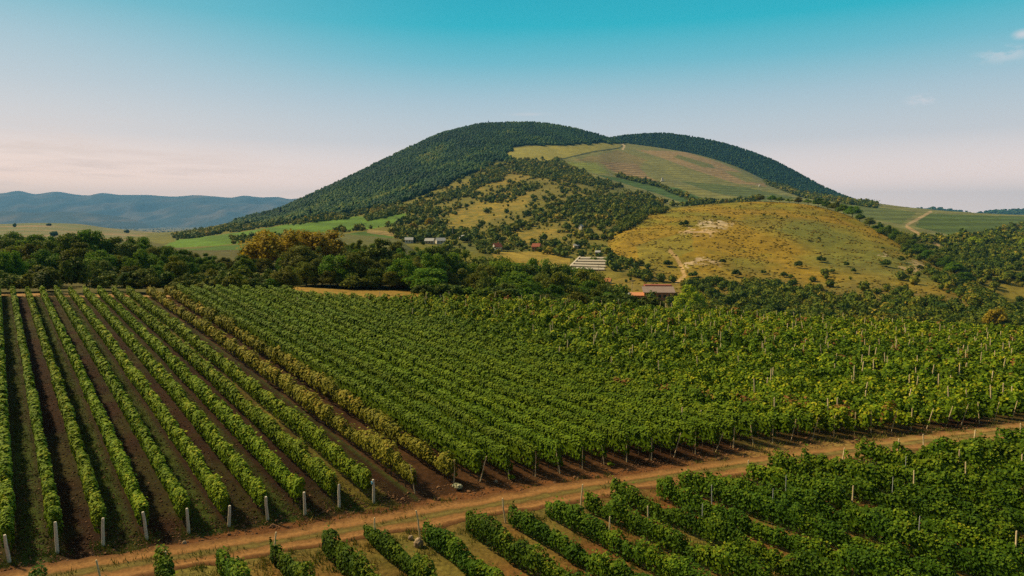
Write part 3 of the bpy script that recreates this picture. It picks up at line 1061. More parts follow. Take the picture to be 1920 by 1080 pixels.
def make_row(p, s0, s1, hw, hbase, htop, rough, seed, cover=1.0, tipb=.0, patch=.25, gaps=0.0, rust=False, jitter=.30, var=.55, box=.7):
    r = np.random.default_rng(seed)
    L = s1 - s0
    ss = np.arange(s0, s1, .5)
    X, Y = row_xy(p, ss)
    dist = np.hypot(X, Y)
    lsz = np.clip(dist * .0040, .15, .36)
    per = (hw * 2 + (htop - hbase)) * 2 * cover * 1.05 / (.41 * lsz ** 2) * .5
    cnt = r.poisson(per)
    cell = np.repeat(np.arange(len(ss)), cnt)
    n = len(cell)
    s = ss[cell] + r.uniform(0, .5, n)
    ls = lsz[cell]
    # every vine has its own height and girth
    def prof(q):
        vine = vnoise(q / 1.05 + seed * 3.7, q * 0 + seed, 5)
        slow = vnoise(q / 3.4 + seed * 1.7, q * 0 + seed, 6)
        fine = vnoise(q / .42 + seed, q * 0 + seed, 8)
        hh = 1 + rough * (.55 * (vine - .5) + .5 * (slow - .5) + .35 * (fine - .5)) * 1.25
        ww = 1 + rough * (1.1 * (vine - .5) + .5 * (fine - .5)) * 1.2
        if gaps:
            g = vnoise(q / 1.6 + seed * 5.1, q * 0 + 3, 9)
            hh = hh * np.where(g < gaps, .45 + g / max(gaps, 1e-3) * .5, 1)
        endtap = np.clip(np.minimum(q - s0, s1 - q) / .5 + .55, 0, 1)
        return hh * (.75 + .25 * endtap), ww * endtap
    hh, ww = prof(s)
    X, Y = row_xy(p, s)
    wander = .16 * rough * (vnoise(s / 2.2 + seed * 2, s * 0, 12) - .5)
    zt = hbase + (htop - hbase) * hh
    cz = (hbase + zt) / 2
    rz = (zt - hbase) / 2
    ph = r.uniform(-math.pi, math.pi, n)
    keep = np.abs(ph) < 2.65
    rad = 1 - .30 * r.uniform(0, 1, n) ** 1.7
    off = np.sign(np.sin(ph)) * np.abs(np.sin(ph)) ** (box + .1) * hw * ww * rad + wander
    dz = np.sign(np.cos(ph)) * np.abs(np.cos(ph)) ** box * rz * rad
    shoot = r.uniform(0, 1, n) < .05
    dz = dz + shoot * (np.cos(ph) > .3) * r.uniform(0, .38, n)
    C = np.stack([X + NX * off, Y + NY * off, H(X, Y) + cz + dz], 1)
    nr = np.stack([NX * np.sin(ph), NY * np.sin(ph), np.cos(ph) * .8 + .25], 1) + r.normal(size=(n, 3)) * jitter
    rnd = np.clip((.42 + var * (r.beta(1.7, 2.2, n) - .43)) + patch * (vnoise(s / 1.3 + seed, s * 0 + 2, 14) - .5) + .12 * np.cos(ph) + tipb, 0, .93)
    if rust:
        sick = vnoise(s / 1.5 + seed * 2.3, s * 0 + 7, 15) > .88
        rnd = np.where(sick & (r.uniform(0, 1, n) < .6), r.uniform(.94, 1, n), rnd)
    C, nr, ls, rnd = C[keep], nr[keep], ls[keep], rnd[keep]
    V, Fq = leaf_quads(C, nr, ls * r.uniform(.75, 1.3, len(C)), r)
    # inner stems and leaves: a lumpy hexagonal core
    q = np.arange(s0 + .2, s1 - .1, .45)
    hh, ww = prof(q)
    X, Y = row_xy(p, q)
    wander = .16 * rough * (vnoise(q / 2.2 + seed * 2, q * 0, 12) - .5)
    zt = hbase + (htop - hbase) * hh
    cz, rz = (hbase + zt) / 2, (zt - hbase) / 2
    g0 = H(X, Y)
    ang = np.arange(6) * math.pi / 3
    rv = .58 + .16 * r.uniform(-1, 1, (len(q), 6))
    off = np.sin(ang)[None] * (hw * ww)[:, None] * rv + wander[:, None]
    zz = (g0 + cz)[:, None] + np.cos(ang)[None] * rz[:, None] * rv
    CV = np.stack([X[:, None] + NX * off, Y[:, None] + NY * off, zz], -1).reshape(-1, 3)
    m = len(q)
    ii = np.arange(m * 6).reshape(m, 6)
    a, b = ii[:-1], ii[1:]
    CF = np.stack([a, np.roll(a, -1, 1), np.roll(b, -1, 1), b], -1).reshape(-1, 4)
    caps = np.array([[ii[0, 0], ii[0, 5], ii[0, 4], ii[0, 3]], [ii[0, 0], ii[0, 3], ii[0, 2], ii[0, 1]],
                     [ii[-1, 0], ii[-1, 1], ii[-1, 2], ii[-1, 3]], [ii[-1, 0], ii[-1, 3], ii[-1, 4], ii[-1, 5]]])
    CF = np.concatenate([CF, caps])
    V = np.concatenate([V, CV])
    Fq = np.concatenate([Fq, CF + len(V) - len(CV)])
    rn = np.concatenate([np.repeat(rnd, 4), np.clip(r.uniform(.2, .55, len(CV)), 0, 1)])
    return mesh_from("vine_row", V, Fq, 4, attrs={"rnd": rn})


def trunk_mesh(h):
    mb = MB()
    mb.tube([(0, 0, -.05), (.03, .01, h * .35), (-.02, .03, h * .7), (.02, 0, h)], [.05, .036, .032, .028], 7)
    mb.tube([(0.0, .01, h * .78), (.12, .05, h * 1.0), (.22, .06, h * 1.12)], [.022, .018, .012], 5)
    return mb.mesh("vine_trunk")


TRUNK_ME = trunk_mesh(.85)
TRUNK_ME.materials.append(M_VBARK)


def add_trunks(row, p, s0, count, step=1.0):
    for k in range(count):
        s = s0 + .35 + k * step
        X, Y = row_xy(p, s)
        link("vine_trunk", TRUNK_ME, M_VBARK, row, (float(X), float(Y), float(H(X, Y))), (random.uniform(-.12, .12), random.uniform(-.12, .12), random.uniform(0, 6)))


ROWS = []
seed = 100
# trellised rows with wooden end posts
for k in range(-2, 10):
    p = P0 + S0 * k
    sp_ = span_main(p)
    if sp_ is None:
        continue
    seed += 1
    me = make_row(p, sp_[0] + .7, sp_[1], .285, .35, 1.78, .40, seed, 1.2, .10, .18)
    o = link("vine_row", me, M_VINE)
    if k < 0:
        lab = ["second", "first"][k + 2] + " narrow trellised vine row outside the left edge of the picture"
    else:
        lab = f"narrow trellised green vine row ending at the {nth(k + 1)} wooden post from the left"
    tag(o, lab, "vine row", "trellised vine rows left of the yellowing rows")
    ROWS.append(("trellis", k, p, sp_))
    add_trunks(o, p, sp_[0] + .7, 3)
# two yellowing rows
for k, p in enumerate((20.1, 22.8)):
    sp_ = span_main(p)
    seed += 1
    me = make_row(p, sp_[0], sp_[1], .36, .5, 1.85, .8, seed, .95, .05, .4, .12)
    o = link("vine_row", me, M_VINE_YELLOW if k == 0 else M_VINE_YELLOW)
    tag(o, ["yellowing vine row next to the dark trellised alleys, with rusty leaves at its track end",
            "yellow-green vine row beside the pale bush, right of the most yellow row"][k], "vine row", "two yellowing vine rows in the big field")
    ROWS.append(("yellow", k, p, sp_))
    add_trunks(o, p, sp_[0], 4)
# bushy green rows, denser and wilder towards the right
k = 0
p = 24.5
while p < 165:
    sp_ = span_main(p)
    if sp_ is None:
        break
    seed += 1
    wild = min(1, max(0, (p - 43) / 14))
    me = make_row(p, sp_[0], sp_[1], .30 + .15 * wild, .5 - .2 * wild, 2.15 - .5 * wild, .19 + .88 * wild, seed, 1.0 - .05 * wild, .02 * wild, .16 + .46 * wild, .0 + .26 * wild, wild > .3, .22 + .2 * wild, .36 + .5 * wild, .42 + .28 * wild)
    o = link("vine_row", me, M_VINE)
    tag(o, f"{'bushy' if wild < .5 else 'straggling'} green vine row, {nth(k + 1)} to the right of the two yellowing rows", "vine row", "green vine rows right of the yellowing rows")
    ROWS.append(("bushy", k, p, sp_))
    X, Y = row_xy(p, sp_[0])
    if 960 + F * X / Y < 1925:
        add_trunks(o, p, sp_[0], 4)
    k += 1
    p += 1.79 + .05 * math.sin(k * 1.7)
# rows on the camera's side of the track
k = 0
for j in range(-9, 24):
    p = 22.4 + 2.42 * j
    sp_ = span_near(p)
    if sp_ is None:
        continue
    seed += 1
    wild = min(1, max(0, (j - 10) / 6))
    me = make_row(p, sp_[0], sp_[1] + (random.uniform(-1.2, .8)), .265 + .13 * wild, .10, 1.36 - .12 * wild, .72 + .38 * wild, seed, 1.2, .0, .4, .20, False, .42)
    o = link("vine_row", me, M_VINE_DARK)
    k += 1
    tag(o, f"{'uneven dark' if wild < .5 else 'overgrown'} vine row below the dirt track, {nth(k)} from the left", "vine row", "vine rows on the near side of the dirt track")
    ROWS.append(("near", j, p, sp_))
    add_trunks(o, p, sp_[1] - 3.6, 3)


# ------------------------------------------------------------------ posts and stakes
def post_mesh(h, r0, r1, n=9, bend=.02, name="vineyard_post"):
    mb = MB()
    pts = [(0, 0, -.25), (bend * .4, 0, h * .3), (bend, bend * .5, h * .65), (bend * .6, 0, h * .97), (bend * .6, 0, h)]
    mb.tube(pts, [r0, r0 * .97, (r0 + r1) / 2, r1, r1 * .8], n)
    return mb.mesh(name)


POST_ME = [post_mesh(1.5, .085, .07, 10, .03 * (i - 1)) for i in range(3)]
for m_ in POST_ME:
    m_.materials.append(M_WOODPOST)
STAKE_ME = [post_mesh(2.2, .05, .04, 7, .05 * (i - 1), "vine_stake") for i in range(3)]
for m_ in STAKE_ME:
    m_.materials.append(M_STAKE)
ROD_ME = post_mesh(2.1, .024, .022, 6, 0, "metal_stake")
ROD_ME.materials.append(M_METAL)

tiltdesc = ["upright", "slightly leaning"]
tape = plain_mat("blue_tape", (.10, .33, .55), .5, .1)
for kind, k, p, sp_ in ROWS:
    if kind == "trellis" and k >= 0:
        s = sp_[0] + .12
        X, Y = row_xy(p, s)
        h = [1.0, 1.08, .98, 1.05, .92, .8, .98, .95, .93, .98][k]
        o = link("vineyard_post", POST_ME[k % 3], None, None, (X, Y, float(H(X, Y))), (random.uniform(-.08, .08), random.uniform(-.07, .10), random.uniform(0, 6)), (1, 1, h))
        lab = f"weathered grey wooden end post, {nth(k + 1)} from the left along the dirt track"
        if k == 9:
            mb = MB()
            mb.tube([(0.02, 0, 1.22), (.02, 0, 1.36)], [.092, .09], 12)
            link("tape_band", mb.mesh("tape_band"), tape, o)
            lab = "weathered wooden end post with a pale blue band near its top"
        tag(o, lab, "post", "wooden end posts of the trellised rows")
hc = 0
for kind, k, p, sp_ in ROWS:
    if kind in ("yellow", "bushy"):
        X, Y = row_xy(p, sp_[0] + .12)
        u = 960 + F * X / Y * .975
        if u > 1935:
            continue
        hc += 1
        lean = random.choice((0, .0, .18, -.1, .25))
        thin = random.random() < .5
        sc_ = random.uniform(.7, .9) if u < 1450 else random.uniform(.8, .95)
        if u < 1450:
            lean *= 1.4
        o = link("vine_stake", STAKE_ME[hc % 3], None, None, (X, Y, float(H(X, Y))), (random.uniform(-.06, .06), lean, 0), (.6 if thin else .8, .6 if thin else .8, sc_))
        tag(o, f"wooden stake at the track end of the {nth(hc)} row right of the trellised block", "stake", "stakes at the track ends of the rows")
# stakes standing among the straggling vines
sk = 0
zones = {}
for kind, k, p, sp_ in ROWS:
    if kind != "bushy" or p < 31:
        continue
    s = sp_[0] + random.uniform(2, 6)
    while s < sp_[1]:
        X, Y = row_xy(p, s)
        u = 960 + F * X / Y
        pr = min(.85, max(.04, (p - 36) / 45))
        if -20 < u < 1930 and random.random() < pr * .95 and sk < 260:
            sk += 1
            o = link("vine_stake", STAKE_ME[sk % 3], None, None, (X, Y, float(H(X, Y))),
                     (random.uniform(-.07, .07), random.gauss(.02, .10), random.uniform(0, 6)), (1.25, 1.25, random.uniform(.95, 1.22)))
            zn = ("left", "middle", "right")[int(np.clip((u - 700) / 410, 0, 2))]
            dp = "near the track" if Y < 82 else ("halfway up the field" if Y < 104 else "near the far trees")
            tag(o, f"pale wooden stake among straggling vines, {dp}, {zn} of the field", "stake", f"stakes among the vines {dp}, {zn} of the big field")
        s += random.uniform(5, 11)
# near block: stakes at the row heads and thin metal rods
nk = mk = 0
for kind, j, p, sp_ in ROWS:
    if kind != "near":
        continue
    X, Y = row_xy(p, sp_[1] - .1)
    if -20 < 960 + F * X / Y * .965 < 1930 and j % 5 in (0, 2, 3):
        nk += 1
        o = link("vine_stake", STAKE_ME[nk % 3], None, None, (X, Y, float(H(X, Y))), (random.uniform(-.08, .08), random.uniform(-.14, .1), 0), (1, 1, random.uniform(.64, .76)))
        tag(o, f"short pale stake at a row head below the dirt track, {nth(nk)} from the left", "stake", "stakes at the row heads below the track")
    if j >= 1:
        s = sp_[1] - random.uniform(4, 8)
        while s > sp_[0]:
            X, Y = row_xy(p, s)
            u, v = project(X, Y, float(H(X, Y)))
            if u < 1930 and v < 1090:
                mk += 1
                if random.random() < .55 and u < 1750:
                    o = link("metal_stake", ROD_ME, None, None, (X, Y, float(H(X, Y))), (random.uniform(-.03, .03), random.uniform(-.03, .03), 0), (1, 1, random.uniform(.95, 1.1)))
                    tag(o, f"thin grey metal rod, {nth(mk)} support counted leftmost row first, in the near vine block", "stake", "thin supports in the near vine block")
                else:
                    o = link("vine_stake", STAKE_ME[mk % 3], None, None, (X, Y, float(H(X, Y))), (random.uniform(-.08, .08), random.uniform(-.1, .1), 0), (.9, .9, random.uniform(.78, .92)))
                    tag(o, f"pale wooden stake, {nth(mk)} support counted leftmost row first, in the near vine block", "stake", "thin supports in the near vine block")
            s -= random.uniform(7, 12)


# ------------------------------------------------------------------ trees
def crown_mesh(seed, clumps, rx, rz, z0, leaf, per, spread=.90, name="crown"):
    r = np.random.default_rng(seed)
    Vs, Fs, Rn = [], [], []
    n0 = 0
    iv, if_ = ICO1
    for c in range(clumps):
        d = r.normal(size=3)
        d /= np.linalg.norm(d)
        rr = r.uniform(.25, 1) ** .5 * spread
        if d[2] < -.45:
            d[2] *= .4
        ctr = np.array([d[0] * rx * rr, d[1] * rx * rr, z0 + rz + d[2] * rz * rr])
        cr = r.uniform(.17, .42) * rx * (1.15 - .35 * max(d[2], 0))
        n = int(per * (cr / (.32 * rx)) ** 2)
        nd = r.normal(size=(n, 3))
        nd /= np.linalg.norm(nd, axis=1, keepdims=True)
        nd[:, 2] = np.where(nd[:, 2] < -.5, -nd[:, 2], nd[:, 2])
        lump = 1 + .38 * (r.uniform(-1, 1, n))
        C = ctr + nd * (cr * lump)[:, None] * np.array([1, 1, .82])
        V, Fq = leaf_quads(C, nd + r.normal(size=(n, 3)) * .5 + np.array([0, 0, .25]), leaf * r.uniform(.6, 1.35, n), r)
        Vs.append(V)
        Fs.append(Fq + n0)
        n0 += len(V)
        Rn.append(np.repeat(np.clip(r.beta(2.3, 2.3, n) + .25 * (r.uniform() - .5), 0, 1), 4))
        W = ctr + iv * cr * np.array([.62, .62, .52]) * r.uniform(.85, 1.1, (len(iv), 1))
        Vs.append(W)
        tri = if_ + n0
        Fs.append(np.concatenate([tri, tri[:, 2:3]], 1))          # marked as triangles below
        n0 += len(W)
        Rn.append(r.uniform(.15, .5, len(W)))
    V = np.concatenate(Vs)
    if name != 'weed':
        V[:, 2] *= 1.0 / np.percentile(V[:, 2], 99.3)
    Fa = np.concatenate(Fs)
    istri = Fa[:, 2] == Fa[:, 3]
    flat_ = np.concatenate([Fa[~istri].ravel(), Fa[istri][:, :3].ravel()])
    sizes = np.concatenate([np.full((~istri).sum(), 4), np.full(istri.sum(), 3)])
    return mesh_from(name, V, flat_, sizes, attrs={"rnd": np.concatenate(Rn)})


def tree_trunk(seed, top=.62, rad=.026):
    r = random.Random(seed)
    mb = MB()
    pts = [(0, 0, -.06), (r.uniform(-.01, .01), 0, .12), (r.uniform(-.02, .02), r.uniform(-.02, .02), .34), (r.uniform(-.03, .03), r.uniform(-.03, .03), top)]
    mb.tube(pts, [rad * 1.3, rad, rad * .75, rad * .35], 8)
    for k in range(5):
        a = k * 1.26 + r.uniform(-.4, .4)
        h = r.uniform(.2, .45)
        l = r.uniform(.16, .26)
        mb.tube([(0, 0, h), (math.cos(a) * l * .5, math.sin(a) * l * .5, h + .09), (math.cos(a) * l, math.sin(a) * l, h + .2)], [rad * .5, rad * .33, rad * .15], 6)
    return mb.mesh("trunk")


BROAD = [(crown_mesh(200 + i, 22 + 3 * i, .40 + .03 * (i % 3), .45, .05, .042, 230), tree_trunk(i)) for i in range(6)]
TALL = [(crown_mesh(230 + i, 26, .25, .46, .07, .046, 130, .85), tree_trunk(20 + i, .75)) for i in range(2)]
BUSH = [crown_mesh(250 + i, 13 + 2 * i, .56, .46, .02, .082, 110, .8, "shrub") for i in range(4)]
ORANGE = crown_mesh(270, 34, .50, .42, .12, .050, 150)
MATS = {"dark": M_TREE, "olive": M_TREE_OLIVE, "gold": M_TREE_GOLD, "pale": M_TREE_PALE, "lime": M_TREE_LIME, "rust": M_TREE_RUST}
_cache = {}


def matmesh(me, mat):            # the same leaves with another leaf material
    key = (me.name, mat.name)
    if key not in _cache:
        c = me.copy()
        c.materials.clear()
        c.materials.append(mat)
        _cache[key] = c
    return _cache[key]


for b_ in BROAD + TALL:
    b_[1].materials.append(M_BARK)


def tree(X, Y, z, h, w, proto, mat, name, label, group=None):
    o = bpy.data.objects.new(name, None)
    COL.objects.link(o)
    o.empty_display_size = .5
    o.location = (X, Y, z)
    o.rotation_euler = (0, 0, random.uniform(0, 6.28))
    o.scale = (w, w, h)
    tag(o, label, "tree", group)
    link("trunk", proto[1], M_BARK, o)
    link("crown", matmesh(proto[0], MATS[mat]), None, o)
    return o


def shrub(X, Y, z, h, w, mat, label, group=None, name="shrub"):
    o = link(name, matmesh(random.choice(BUSH), mat), None, None, (X, Y, z - .05 * h), (0, 0, random.uniform(0, 6.28)), (w, w, h))
    tag(o, label, "shrub", group)
    return o


def z_at(v, Y):
    return CAMZ + float(e_of_v(v)) * Y


SIL = [(-140, 436), (-60, 440), (0, 440), (25, 434), (50, 443), (80, 440), (115, 446), (150, 436), (185, 432), (215, 444), (245, 438), (280, 447), (305, 462), (335, 443), (360, 470), (400, 476), (440, 480), (470, 462), (495, 446),
       (530, 440), (575, 438), (610, 452), (650, 455), (690, 452), (735, 452), (770, 462), (810, 460), (850, 470), (900, 480), (950, 478), (1000, 488), (1050, 500), (1100, 505), (1150, 532), (1190, 562), (1262, 574), (1320, 566), (1420, 578), (1500, 585)]
BASEV = [(-140, 540), (0, 538), (300, 545), (560, 545), (700, 555), (800, 572), (1000, 578), (1100, 582), (1200, 592), (1320, 600), (1500, 606)]
sil_u, sil_v = zip(*SIL)
bas_u, bas_v = zip(*BASEV)


def seg(u):
    if u < 300:
        return "behind trellised rows"
    if u < 470:
        return "left of golden pair"
    if u < 680:
        return "around golden pair"
    if u < 900:
        return "between pale tree and field"
    if u < 1120:
        return "below pale garden beds"
    return "below grassy hill"


specials = [  # u, vtop, Y, width in metres, proto, mat, label
    (520, 433, 186, 15, (ORANGE, BROAD[0][1]), "gold", "golden-brown broad tree rising above the belt, left half of the golden pair"),
    (590, 433, 192, 15, (ORANGE, BROAD[1][1]), "gold", "golden-brown broad tree rising above the belt, right half of the golden pair"),
    (565, 462, 172, 12, BROAD[2], "olive", "olive-green round tree directly in front of the golden pair"),
    (712, 449, 168, 12, TALL[0], "pale", "pale yellow-green tall tree with drooping crown beside the orange-roofed hut"),
    (676, 452, 172, 9, TALL[1], "olive", "slim olive tree left of the pale drooping tree"),
    (1290, 536, 232, 13, BROAD[3], "lime", "bright yellow-green tree right of the brick building"),
    (800, 505, 140, 10.5, BROAD[4], "dark", "round dark green tree in front of the belt, right of the orange-roofed hut"),
    (965, 520, 146, 10, BROAD[5], "dark", "round dark green tree in front of the belt, below the pale garden beds"),
]
for u, vt, Y, w, proto, mat, lab in specials:
    X, Y, z = at_depth(u, Y)
    h = z_at(vt, Y) - z
    tree(X, Y, z, h, w, proto, mat, "broadleaf_tree", lab)
belt = []
ranks = [(8, .78, 27, .55), (24, .50, 26, .35), (46, .26, 28, .22), (74, .08, 30, .15), (104, -.02, 34, .1)]
for ri, (dY, drop, step, jv) in enumerate(ranks):
    u = -130 + 9 * ri
    while u < 1330:
        uu = u + random.uniform(-9, 9)
        Y = float(far_y(uu)) + dY + random.uniform(-5, 5) + (7 if uu > 480 else 0) + (10 if 540 < uu < 770 else 0)
        vs, vb = np.interp(uu, sil_u, sil_v), np.interp(uu, bas_u, bas_v)
        vt = vs + (vb - vs) * max(0, drop + random.uniform(-jv, jv) * .55) + random.uniform(-2, 6)
        X, Y, z = at_depth(uu, Y)
        h = z_at(vt, Y) - z
        if h > 1.6 and not (ri == 0 and (540 < uu < 745)):
            belt.append([uu, ri, X, Y, z, h])
        u += step * random.uniform(.8, 1.25)
print("belt trees", len(belt))
belt.sort(key=lambda b: b[0])
counts = {}
for uu, ri, X, Y, z, h in belt:
    small = h < 4.2
    mat = random.choices(["dark", "olive", "pale", "rust"], [.60, .28, .115, .005])[0]
    if 300 < uu < 480 and ri == 2:
        mat = "dark"
    sg_ = seg(uu)
    rk = ["front", "second", "third", "fourth", "rear"][ri]
    key = (sg_, rk, small)
    counts[key] = counts.get(key, 0) + 1
    cw = {"dark": "dark green", "olive": "olive green", "pale": "pale green", "rust": "rusty brown"}[mat]
    if small:
        mm = {"dark": M_SHRUB, "olive": M_TREE_OLIVE, "pale": M_TREE_PALE, "rust": M_TREE_RUST}[mat]
        shrub(X, Y, z, h * 1.08, max(h * 1.25, 3.6), mm, f"{cw} bush {sg_}, {nth(counts[key])} from left, {rk} rank", "bushes in the tree belt", "shrub")
    else:
        w = max(min(h * random.uniform(.85, 1.15), 15), 5.5)
        tree(X, Y, z, h, w, random.choice(BROAD), mat, "broadleaf_tree", f"{cw} tree {sg_}, {nth(counts[key])} from left, {rk} rank", "trees of the belt behind the field")
# bushes right at the far end of the trellised rows
fb = [(15, 505, 5.6, "pale"), (52, 512, 4.5, "olive"), (90, 520, 4.2, "dark"), (135, 480, 5.2, "dark"), (200, 512, 4.6, "pale"), (240, 522, 4.0, "dark"), (262, 515, 3.6, "dark"), (322, 508, 5.2, "dark"),
      (355, 512, 4.6, "dark"), (395, 520, 4.4, "olive"), (430, 505, 5.2, "dark"), (470, 522, 4.8, "dark"), (505, 528, 4.2, "dark"), (540, 534, 3.8, "dark"), (450, 518, 4, "pale")]
for i, (u, vt, w, mt) in enumerate(sorted(fb)):
    X, Y, z = at_depth(u, float(far_y(u)) + 5.5 + (i % 3))
    mm = {"dark": M_SHRUB, "olive": M_TREE_OLIVE, "pale": M_TREE_PALE}[mt]
    shrub(X, Y, z, max(z_at(vt, Y) - z, 1.5), w, mm, f"rounded bush at the far end of the vine rows, {nth(i + 1)} from the left", "bushes at the far end of the vine rows")

fill = 0
for u, vt, dy in [(548, 500, 31), (575, 492, 30), (604, 486, 33), (632, 480, 31), (655, 495, 30), (668, 474, 34), (690, 488, 33), (738, 478, 36), (757, 486, 30), (775, 492, 33), (700, 505, 29), (620, 508, 28), (590, 515, 28), (730, 510, 28)]:
    X, Y, z = at_depth(u, float(far_y(u)) + dy)
    fill += 1
    h = z_at(vt, Y) - z
    tree(X, Y, z - .3, h + .3, h * random.uniform(1.1, 1.4), random.choice(BROAD), random.choice(["dark", "dark", "olive"]), "broadleaf_tree", f"tree behind the golden grass strip, {nth(fill)} of those filling the belt's front", "trees behind the golden grass strip")
# low undergrowth closing the foot of the belt
ug = 0
u = 478
while u < 1240:
    grass_gap = 540 < u < 775
    X, Y, z = at_depth(u, float(far_y(u)) + (29 if grass_gap else 9) + random.uniform(-2, 3))
    ug += 1
    h = random.uniform(2.0, 3.8) if grass_gap else random.uniform(2.4, 3.6)
    shrub(X, Y, z, h, h * random.uniform(1.5, 2.1), random.choice([M_SHRUB, M_SHRUB, M_TREE_OLIVE, M_TREE]), f"low bush at the foot of the belt, {nth(ug)} counted right from the golden pair", "bushes at the foot of the belt")
    u += random.uniform(17, 27)
# trees standing along the shoulder of the grassy hill
ridge = [(1425, 372, 7), (1446, 374, 6), (1462, 378, 5), (1480, 380, 5), (1497, 383, 6), (1515, 385, 6), (1534, 392, 7), (1552, 396, 7), (1566, 399, 8), (1582, 403, 8), (1598, 408, 9), (1612, 418, 6), (1630, 424, 7),
         (1646, 433, 7), (1662, 440, 8), (1680, 450, 8), (1695, 455, 9), (1708, 466, 8), (1722, 478, 8), (1738, 485, 7), (1752, 498, 8), (1770, 505, 8), (1790, 515, 7), (1812, 530, 7)]
for i, (u, vb, h) in enumerate(ridge):
    yy = float(np.interp(u, [1420, 1500, 1580, 1640, 1700, 1760, 1830], [634, 614, 574, 524, 474, 424, 372]))
    X, Y, z = at_depth(u, yy)
    tree(X, Y, z, h * 1.0, h * 1.45, random.choice(BROAD), "dark" if i % 4 else "olive", "broadleaf_tree", f"dark tree along the right shoulder of the grassy hill, {nth(i + 1)} from the top", "trees along the shoulder of the grassy hill")
def conifer_mesh(seed_):
    q = np.random.default_rng(seed_)
    n = 1500
    t = q.uniform(0, 1, n) ** .8
    a = q.uniform(0, 2 * math.pi, n)
    tier = .5 + .5 * np.abs(np.sin(t * 22))
    rad = (1 - t) * .30 * (.55 + .45 * tier) * q.uniform(.45, 1, n) + .01
    C = np.stack([np.cos(a) * rad, np.sin(a) * rad, .06 + t * .94], 1)
    V, Fq = leaf_quads(C, np.stack([np.cos(a) * .5, np.sin(a) * .5, np.full(n, .8)], 1) + q.normal(size=(n, 3)) * .3, np.full(n, .075) * q.uniform(.6, 1.2, n), q)
    return mesh_from("crown", V, Fq, 4, attrs={"rnd": np.repeat(q.uniform(0, .8, n), 4)})


M_CONIFER = leaf_mat("conifer_needles", [(0, (.006, .020, .008)), (1, (.03, .055, .02))], .15)
CONE = [conifer_mesh(400 + i) for i in range(2)]
for i, (u, v, h) in enumerate([(480, 412, 10), (497, 408, 13), (526, 405, 17), (534, 404, 11), (582, 408, 14), (663, 393, 12), (740, 352, 13)]):
    X, Y, z = hit(u, v, 500)
    o = bpy.data.objects.new("conifer_tree", None)
    COL.objects.link(o)
    o.location = (X, Y, z)
    o.scale = (h, h, h)
    tag(o, f"dark pointed conifer on the left ridge of the big hill, {nth(i + 1)} from the left", "tree", "conifers on the left ridge")
    link("trunk", BROAD[0][1], M_BARK, o)
    link("crown", CONE[i % 2], M_CONIFER, o)
# single bushes scattered on the open grass
spots = [(1283, 424, 4.6), (1367, 410, 1.5), (1395, 400, 1.6), (1432, 405, 2.0), (1465, 412, 1.8), (1475, 408, 1.8), (1416, 418, 1.2), (1445, 428, 1.5), (1518, 455, 1.8), (1536, 449, 1.6), (1497, 503, 4.2), (1540, 492, 3.8), (1585, 500, 3.0),
         (1660, 500, 4.2), (1690, 492, 4.0), (1355, 495, 3.0), (1380, 520, 4.2), (1430, 515, 2.6), (1252, 500, 4.0), (1200, 498, 3.2), (1215, 505, 3.0), (1300, 520, 3.4), (1470, 520, 3.0), (1655, 468, 1.8), (1530, 410, 1.2),
         (1452, 402, 1.3), (1340, 408, 1.5), (1368, 392, 1.6), (1388, 388, 1.4), (1320, 412, 1.4), (1600, 512, 2.8), (1560, 512, 2.4), (1725, 508, 3.4)]
for i, (u, v, h) in enumerate(sorted(spots)):
    X, Y, z = hit(u, v, 200)
    shrub(X, Y, z, h, h * 1.25, M_SHRUB, f"lone bush on the open golden hill, {nth(i + 1)} from the left", "lone bushes on the golden hill")


# ------------------------------------------------------------------ woods and scrub (uncountable masses)
fx = (XX[:-1, :-1] + XX[1:, 1:]) / 2
fy = (YY[:-1, :-1] + YY[1:, 1:]) / 2
fz = (ZZ[:-1, :-1] + ZZ[1:, 1:]) / 2
ax, ay = XX[1:, :-1] - XX[:-1, :-1], 0 * fx
bx, by = XX[:-1, 1:] - XX[:-1, :-1], YY[:-1, 1:] - YY[:-1, :-1]
area = np.abs(ax * by)
fu, fv = UU[:-1, :-1], VV[:-1, :-1]
fw = WHICH[:-1, :-1]
fslack = SLACK[:-1, :-1]
FM, FG = fw == idx['wooded_hill'], fw == idx['grassy_hill']
wobf = (wob[:-1, :-1]) * 1.6
fu2, fv2 = fu + wobf * 1.3, fv + wobf * .5
cl1 = fbm(fx / 38, fy / 52, 81, 4)
cl2 = fbm(fx / 90, fy / 140, 83, 4)


def scatter(weight, n, r):
    w = (weight * area).ravel()
    w = w / w.sum()
    k = r.choice(len(w), n, p=w)
    i, j = np.unravel_index(k, area.shape)
    a, b = r.uniform(0, 1, n), r.uniform(0, 1, n)
    L = Lg[j] * (1 - b) + Lg[j + 1] * b
    T = Tg[i] * (1 - a) + Tg[i + 1] * a
    Y = np.exp(L)
    X = (T - 960) / F * Y
    return X, Y, H(X, Y)


